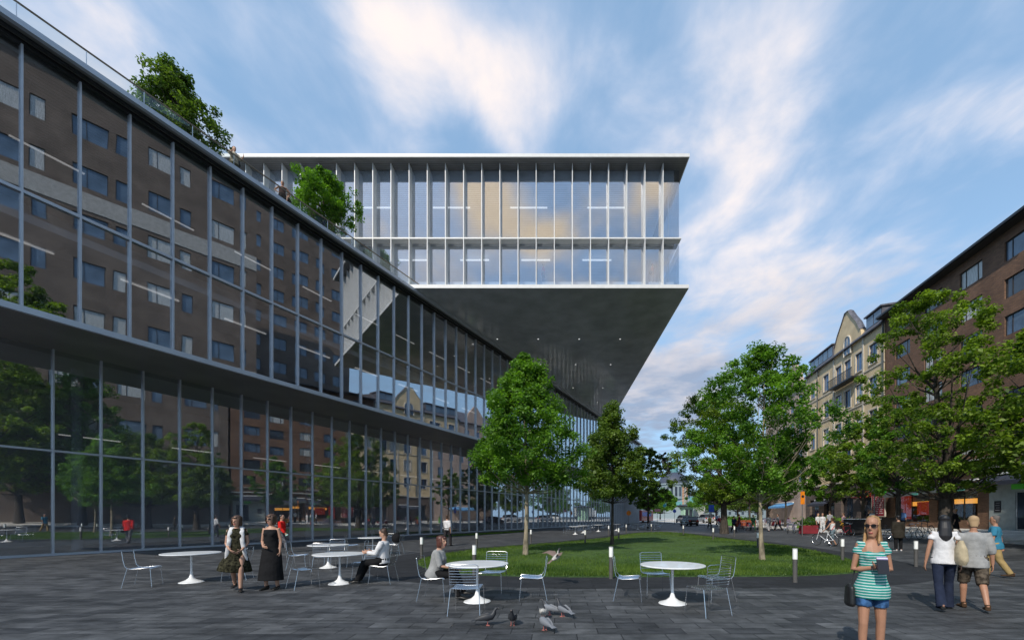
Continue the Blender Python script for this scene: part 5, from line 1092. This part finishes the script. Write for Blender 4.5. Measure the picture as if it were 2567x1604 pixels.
person('seated woman with auburn bob in a grey blouse and black leggings', (-2.40, 8.38, 0), (1, -.05), 1.70, 'f', 'sit_legs', (A_(D(.10, .28, -1), D(-.18, .95, -.15), D(-.1, 1, -.15), D(0, 0, -1)), A_(D(-.10, .20, -1), D(.15, .95, -.25), D(.1, 1, -.2), D(0, 0, -1))),
       lean=R(12), sit=.43, top=('blouse', greys, -.08, .485, .034, 1.05, .02), bottom=('legs', 'leggings', blk, 1.99, .007), shoes=('ankle_boot', lgt, .14), hair=('bob', hred), vox=.0085, headyaw=R(-20))
# striped woman in the foreground
teal_s = striped('teal_stripe', (.02, .23, .20), (.50, .58, .55), 34); denim = cloth('denim', (.035, .09, .20), var=.5, vscale=14)
def striped_extra(c):
    S, X, fw = c['S'], c['X'], c['fw']; glasses(c)
    wr = c['AR'][-1][2]; p = c['AR'][1][2].lerp(c['AR'][-1][2], .5)+V3((0, .085, .03)); q = MB()
    for i, m in enumerate((mat('book_violet', (.22, .18, .38), .5), mat('book_pages', (.75, .73, .68), .8), mat('book_violet', (.22, .18, .38), .5), mat('book_dark', (.02, .022, .03), .4))):
        q = MB(); o = p+V3((-.035+.008*i, -.028+.022*i, .0)); q.add([o+V3((dx+dz*.12, dy, dz)) for dx in (-.060, .060) for dy in (0, .02) for dz in (-.085, .095-.008*i)], [(0, 1, 3, 2), (4, 6, 7, 5), (0, 4, 5, 1), (2, 3, 7, 6), (0, 2, 6, 4), (1, 5, 7, 3)]); c['solid'](q, 'book', m)
    q = MB(); w2 = c['AR'][1]; d = w2[3]; q.torus((0, 0, 0), .031, .005, 'z', 20, 5); M_ = d.to_track_quat('Z', 'Y').to_matrix(); q.v = [tuple(M_ @ V3(v)+w2[2]-d*.02) for v in q.v]; c['solid'](q, 'bracelet', mat('silver', (.7, .7, .7), .2, 1))
    q = MB(); w2 = c['AR'][-1]; d = w2[3]; q.torus((0, 0, 0), .030, .008, 'z', 20, 5); M_ = d.to_track_quat('Z', 'Y').to_matrix(); q.v = [tuple(M_ @ V3(v)+w2[2]-d*.03) for v in q.v]; c['solid'](q, 'wristwatch', mat('silver', (.7, .7, .7), .2, 1))
    q = MB(); bp = S(-.10)+X*.25; q.loft([bp+V3((0, 0, -.14)), bp+V3((0, 0, -.11)), bp+V3((0, 0, .08)), bp+V3((0, 0, .12))], [(.10, .045), (.12, .06), (.10, .05), (.05, .02)], fw, 12); c['add'](q, 'shoulder_bag', lgt, .01)
    q = MB(); q.loft([bp+V3((0, 0, .1)), S(.2)+X*.17-fw*.05, S(.46)+X*.11-fw*.08], [(.008, .004)]*3, X, 6); c['solid'](q, 'bag_strap', lgt)
    for sx in (-1, 1): q = MB(); q.lathe([(.001, -.007), (.007, 0), (.001, .007)], 8, tuple(c['hp'](sx*.078, -.006, -.04))); c['solid'](q, 'earring', white_p)
person('foreground woman in sunglasses and a teal striped off shoulder top, holding books', (3.50, 4.62, 0), (-.32, -.95), 1.70, 'f', 'relaxed', (A_(D(.22, -.02, -1), D(-.72, .62, .18), D(-.85, .45, .25), D(0, .6, .6)), A_(D(-.22, -.02, -1), D(.70, .62, .16), D(.85, .4, .3), D(0, .6, .6))),
       top=('striped_top', teal_s, -.13, .435, .014, .34, .022, .13), bottom=('legs', 'denim_shorts', denim, .55, .006, 0, -.02), shoes=('shoe', lgt, .0), hair=('blonde', hblond), vox=.0065, headyaw=R(-34), extras=striped_extra, skin=skB).scale = (.84, .95, 1)
person('woman with long black hair, white tee shirt and flared dark jeans, seen from behind', (6.93, 7.45, 0), (.50, .86), 1.74, 'f', 'walk', (A_(D(.18, -.05, -1), D(.10, .12, -1), D(.05, .1, -1)), A_(D(-.24, -.08, -1), D(-.16, .05, -1))),
       top=('tee_shirt', whtc, -.08, .485, .020, .36), bottom=('legs', 'jeans', jeans, 2.03, .004, .035, .0), shoes=('shoe', lgt, .0), hair=('long', hblack), vox=.0085, skin=skB, extras=strap_bag(cloth('cream_canvas', (.46, .38, .25)), 1, .14, (.34, .16, .42), cloth('strap_brown', (.10, .08, .06)), 1))
person('bald man in a loose grey shirt and patterned brown shorts, seen from behind', (7.45, 7.45, 0), (.50, .86), 1.73, 'm', 'walk2', (A_(D(.20, -.10, -1), D(.08, .12, -1)), A_(D(-.16, -.08, -1), D(-.10, .15, -1))),
       top=('linen_shirt', greys, -.14, .485, .030, 1.25, .012), bottom=('legs', 'shorts', cloth('brown_camo', (.075, .060, .045), var=.7, vscale=18), 1.05, .026), shoes=('shoe', cloth('brown_shoe', (.06, .035, .02)), .04), hair=('crop', stubble), vox=.0085, skin=skB)
person('grey haired man in a teal polo shirt and ochre trousers walking away', (12.1, 11.5, 0), (-.62, .8), 1.74, 'm', 'walk', (A_(D(.28, -.28, -1), D(.25, -.10, -1)), A_(D(-.12, .06, -1), D(-.05, .2, -1))),
       top=('polo_shirt', cloth('teal_polo', (.035, .17, .26)), -.13, .485, .026, .75, .02), bottom=('legs', 'trousers', cloth('ochre', (.30, .21, .09)), 1.97, .02), shoes=('shoe', cloth('brown_shoe', (.06, .035, .02)), .02), hair=('short', hgrey), vox=.010, skin=skB)
person('person in a long dark jacket standing on the square beyond the striped woman', (P(2252, 20), 20, gz(16.4)), (.15, 1), 1.74, 'm', 'stand', (A_(D(.2, .0, -1), D(.0, .2, -1)), A_(D(-.2, .0, -1), D(.0, .2, -1))),
       top=('coat', cloth('dark_brown', (.030, .026, .020)), -.28, .485, .05, 1.95, .03), bottom=('legs', 'trousers', blk, 1.97, .015), shoes=('shoe', whtc, .0), hair=('short', hblack), vox=.014)
person('blonde woman in a black dress with a bag, right of the big tree trunk', at(2395, 26), (-.7, .6), 1.72, 'f', 'walk', top=('dress_top', blk, -.02, .485, .02, 1.2), bottom=('skirt', 'skirt', blk, .12, -.46, .06, .06), shoes=('shoe', lgt, .0), hair=('short', hblond), vox=.016, extras=strap_bag(lgt, 1, .1, (.3, .12, .25)))
person('man in a blue shirt with a shoulder bag in front of the shop window', at(2261, 31), (-.3, -.9), 1.78, 'm', 'stand', top=('shirt', cloth('blue', (.10, .20, .42)), -.05, .485, .02, 1.2), bottom=('legs', 'jeans', jeans, 1.97, .015), shoes=('shoe', lgt, .0), hair=('short', hbrown), vox=.018)
# woman pushing a bicycle
person('woman in a white tank top with a red strap pushing a bicycle', (P(2087, 23.4), 23.4, 0), (-.28, 1), 1.66, 'f', 'walk', (A_(D(.30, .25, -1), D(.3, .4, -1)), A_(D(-.4, .35, -.9), D(-.3, .6, -.7))),
       top=('tank_top', whtc, -.04, .46, .012, 0), bottom=('legs', 'shorts', cloth('grey_blue', (.14, .19, .22)), 1.25, .018), shoes=('shoe', lgt, .0), hair=('short', hbrown), vox=.014, skin=skB,
       extras=lambda c: (lambda q: (q.loft([c['S'](.47)+c['X']*.09, c['S'](.3)-c['fw']*.13, c['S'](.05)-c['X']*.17-c['fw']*.10], [(.02, .006)]*3, c['X'], 6), c['solid'](q, 'red_strap', redc)))(MB()))
bicycle('bicycle with a green chain guard pushed along by the woman in the white tank top', (P(2068, 23.5), 23.5, 0), math.atan2(1, -.28), wht)
pal = [('white_b', (.6, .6, .6)), ('pinkish', (.40, .25, .27)), ('navy', (.03, .04, .09)), ('green_d', (.04, .12, .06)), ('yellow', (.5, .42, .12)), ('maroon', (.18, .02, .04)), ('greyl', (.3, .3, .32)), ('blue_l', (.2, .3, .45))]
pc = {n_: cloth(n_, c_) for n_, c_ in pal}
def simple(label, px_, Y, face, tc, bc, sex='m', legs='walk', h=1.74, arms=None, hair=None, grp=None, z=None):
    x, y, zz = at(px_, Y)
    person(label, (x, y, zz if z is None else z), face, h, sex, legs, arms, top=('shirt', tc, -.05, .485, .022, 1.1), bottom=('legs', 'trousers', bc, 1.96, .016), shoes=('shoe', lgt, .0), hair=('short', hair or hbrown), vox=.022, group=grp)
simple('person in a white shirt, leftmost of the group waiting by the dark planter', 2050, 35, (.5, -1), pc['white_b'], blk, 'm', 'stand')
simple('person in white clothes, middle of the group waiting by the dark planter', 2062, 34.5, (-.4, -1), whtc, pc['white_b'], 'f', 'stand')
simple('person in a pale green shirt right of the group by the dark planter', 2080, 36, (0, 1), pc['greyl'], jeans, 'm', 'stand')
simple('person in a pinkish grey top standing between parked red bicycle and flowers', 2115, 32.5, (-.5, .8), pc['pinkish'], pc['navy'], 'm', 'relaxed')
simple('customer in black and white behind the serving counter', 2186, 33.5, (-1, -.3), whtc, blk, 'f', 'stand')
simple('customer in dark clothes bending by the serving counter', 2178, 34.2, (.8, -.5), blk, blk, 'm', 'stand')
simple('person in a dark top and pale hat walking in front of the red terrace chairs', 1888, 43, (.3, -1), pc['green_d'], pc['green_d'], 'm', 'walk2', hair=hblond)
simple('person in grey with dark trousers crossing the pavement left of the orange sign', 1950, 42, (-.8, .3), pc['greyl'], blk, 'f', 'stride')
simple('person walking on the pavement just right of the slender tree trunk', 1927, 41, (.2, 1), pc['greyl'], pc['greyl'], 'm', 'walk')
simple('cyclist or walker in dark clothes with a yellow green bag near the stout trunk', 1840, 43, (.7, .6), pc['navy'], blk, 'm', 'stride')
simple('person in maroon walking left of the stout trunk', 1803, 50, (0, -1), pc['maroon'], whtc, 'f', 'walk')
simple('person in pale yellow walking beside the silver car', 1779, 52, (.2, -1), pc['yellow'], blk, 'f', 'walk2')
simple('seated looking person in red among the terrace chairs', 1853, 50, (1, 0), pc['maroon'], jeans, 'f', 'stand')
simple('person in a blue shirt furthest left on the pavement by the cars', 1797, 60, (.3, -1), pc['blue_l'], jeans, 'm', 'walk')
# people inside and on top of the buildings
def inside_person(label, px_, Y, z, face, tc, bc, sex='m', ex=None, h=1.72, arms=None):
    person(label, (P(px_, Y), Y, z), face, h, sex, 'stand', arms, top=('shirt', tc, -.08, .485, .022, 1.1), bottom=('legs', 'trousers', bc, 1.97, .02), shoes=('shoe', lgt, .0), hair=('short', hblack), vox=.018, extras=ex)
inside_person('man in a red sweater standing behind the glass of the floating box', 1362, 32.75, 19.72, (1, -.1), cloth('coral', (.5, .10, .11)), pc['navy'])
inside_person('woman with a handbag standing near the right corner of the floating box', 1635, 32.75, 19.72, (1, -.3), cloth('salmon', (.5, .22, .18)), pc['greyl'], 'f', strap_bag(lgt, 1, .0, (.24, .1, .22)))
def roofp(px_, p): q = (px_-CX)/FPX; s = p*(.907+.421*q)/(.421-.907*q); return (-.907*p+.421*s, .421*p+.907*s, 18.52)
person('man in a beige shirt with a black bag on the roof', roofp(587, 23.5), (.9, -.5), 1.76, 'm', 'stand', (A_(D(.3, .5, -.8), D(-.1, .8, .3)), A_(D(-.3, .5, -.8), D(.1, .8, .3))), top=('shirt', cloth('beige', (.42, .36, .27), var=.5), -.05, .485, .03, 1.2), bottom=('legs', 'trousers', cloth('olive_k', (.08, .07, .04), var=.6), 1.97, .018), shoes=('shoe', lgt, .0), hair=('short', hbrown), vox=.014, extras=strap_bag(lgt, -1, .12, (.34, .2, .36)))
person('person in a black cap and brown sleeveless top with hands on hips on the roof', roofp(708, 23.5), (.5, -1), 1.76, 'm', 'stand', (A_(D(.75, -.25, -.7), D(-.75, .3, -.5)), A_(D(-.75, -.25, -.7), D(.75, .3, -.5))), top=('vest', cloth('brown_top', (.055, .032, .028)), -.05, .475, .018, 0), bottom=('legs', 'trousers', blk, 1.97, .018), shoes=('shoe', lgt, .0), hair=('short', hblack), vox=.014, skin=skB)
person('person in white shorts beside the capped person on the roof', roofp(723, 23.9), (.9, .2), 1.66, 'f', 'stand', None, top=('top', blk, .05, .47, .015, 0), bottom=('legs', 'white_trousers', whtc, 1.3, .02, 0, .1), shoes=('shoe', lgt, .0), hair=('short', hblack), vox=.014)
t = empty('bag', (-6.95, 18.42, 0), 0, 'black bag hung over a wire chair near the glass wall', 'bag'); b = MB(); b.loft([(0, 0, .5), (0, 0, .6), (0, 0, .8), (0, 0, .93)], [(.1, .08), (.2, .15), (.2, .16), (.08, .06)], None, 14); b.build('shell', blk, t, True)
b = MB(); b.torus((0, 0, .95), .09, .012, 'y', 16, 5); b.build('handle', lgt, t, True)
# ------------------------------------------------------------------ pigeons
def pigeon(label, loc, rz, body, wing, head, pose='stand', sc=1.0, name='pigeon', grp='pigeons on the paving', rx=0):
    t = empty(name, loc, rz, label, 'pigeon', grp); t.rotation_euler = (rx, 0, rz); b = MB(); up = .05 if pose != 'peck' else -.055; ho = .125 if pose != 'peck' else .14     # faces +y
    b.loft([(0, -.13, .105), (0, -.08, .115), (0, 0, .125), (0, .06, .14), (0, .095, .165+up*.3), (0, ho-.01, .19+up), (0, ho+.015, .215+up), (0, ho+.03, .222+up)], [(.02, .012), (.045, .036), (.062, .056), (.056, .055), (.036, .038), (.022, .022), (.023, .022), (.012, .012)], (1, 0, 0), 12)
    b.v = [(x*sc, y*sc, z*sc) for x, y, z in b.v]; o = b.build('body', [body, head], t, True); o.data.polygons.foreach_set('material_index', [1 if p.center.y > .085*sc else 0 for p in o.data.polygons])
    def sb(nm, m, q): q.v = [(x*sc, y*sc, z*sc) for x, y, z in q.v]; return q.build(nm, m, t, True)
    q = MB(); q.loft([(0, -.11, .115), (0, -.2, .095), (0, -.245, .085)], [(.03, .012), (.04, .006), (.045, .004)], (1, 0, 0), 8); sb('tail', wing, q)
    for sx in (-1, 1):
        if pose == 'fly': q = MB(); q.loft([(sx*.03, .02, .15), (sx*.13, .03, .21), (sx*.22, -.02, .25), (sx*.34, -.10, .24)], [(.06, .01), (.085, .008), (.07, .005), (.015, .003)], (0, 1, 0), 8); sb('wing', wing, q)
        else: q = MB(); q.loft([(sx*.045, .06, .145), (sx*.060, 0, .14), (sx*.045, -.1, .12), (sx*.02, -.19, .10)], [(.012, .025), (.013, .045), (.010, .035), (.006, .012)], (1, 0, 0), 8); sb('wing', wing, q)
    q = MB(); q.loft([(0, ho+.03, .220+up), (0, ho+.055, .212+up)], [.006, .002], None, 6); sb('beak', mat('beak', (.2, .16, .14), .5), q)
    if pose != 'fly':
        for sx in (-1, 1): q = MB(); q.tube([(sx*.022, .005, .085), (sx*.022, 0, .008)], .005); q.tube([(sx*.022, -.02, .005), (sx*.022, .035, .004)], .004); q.tube([(sx*.022, .0, .005), (sx*.036, .028, .004)], .003); sb('leg', mat('pink_leg', (.45, .14, .12), .6), q)
    return t
pg, pd, pw, pp = mat('feather_grey', (.17, .18, .20), .7), mat('feather_dark', (.025, .027, .032), .55), mat('feather_white', (.42, .40, .37), .7), mat('feather_brown', (.16, .11, .09), .7)
def gp_(px_, py_): v = G(px_, py_); return (v.x, v.y, v.z)
pigeon('dark pigeon walking to the right, left of the other pigeons', gp_(1222, 1567), R(-80), pd, pd, pd, sc=.98)
pigeon('dark purplish pigeon facing the camera', gp_(1285, 1567), R(178), mat('feather_purple', (.05, .03, .04), .5), pd, pd, sc=.98)
pigeon('white pigeon pecking beside a grey one', gp_(1362, 1551), R(170), pw, pw, pw, 'peck', .95)
pigeon('pale grey pigeon standing right behind the white one', gp_(1378, 1541), R(70), pg, pg, pd, sc=.95)
pigeon('pale grey pigeon with outstretched tail, nearest the camera', gp_(1366, 1579), R(35), pg, pg, pd, 'peck', .98)
pigeon('dark pigeon at the right end of the flock', gp_(1411, 1545), R(40), pd, pg, pd, sc=1.05)
pigeon('brown and white pigeon flying low over the lawn', (P(1398, 10), 10, 1.65-103*10/FPX-.12), R(-55), pw, pp, pd, 'fly', 1.1, 'flying_pigeon', None, R(20))
for i, (px_, py_) in enumerate(((1659, 1146), (1681, 1156), (1659, 1163), (1670, 1161), (1678, 1170), (1674, 1182), (1671, 1192))):
    pigeon('dark bird flying between the street tree and the church dome', (P(px_, 30), 30, EYE-(py_-HY)*30/FPX), R(40*i-60), pd, pd, pd, 'fly', 1.25, 'flying_bird', 'birds in flight above the street', R(25*(i % 3)-20))
# bake the remeshed figures
bpy.context.view_layer.update(); dg = bpy.context.evaluated_depsgraph_get(); old = []
for o, slots in PEND:
    me = bpy.data.meshes.new_from_object(o.evaluated_get(dg)); me.name = o.name; old.append((o, me, slots))
for o, me, slots in old:
    mats_ = [m for m in o.data.materials]; o.modifiers.clear(); o.data = me
    if len(me.materials) < len(mats_): 
        me.materials.clear(); [me.materials.append(m) for m in mats_]
    if slots: me.polygons.foreach_set('material_index', [slots(p.center) for p in me.polygons])
    me.polygons.foreach_set('use_smooth', [True]*len(me.polygons)); me.update()
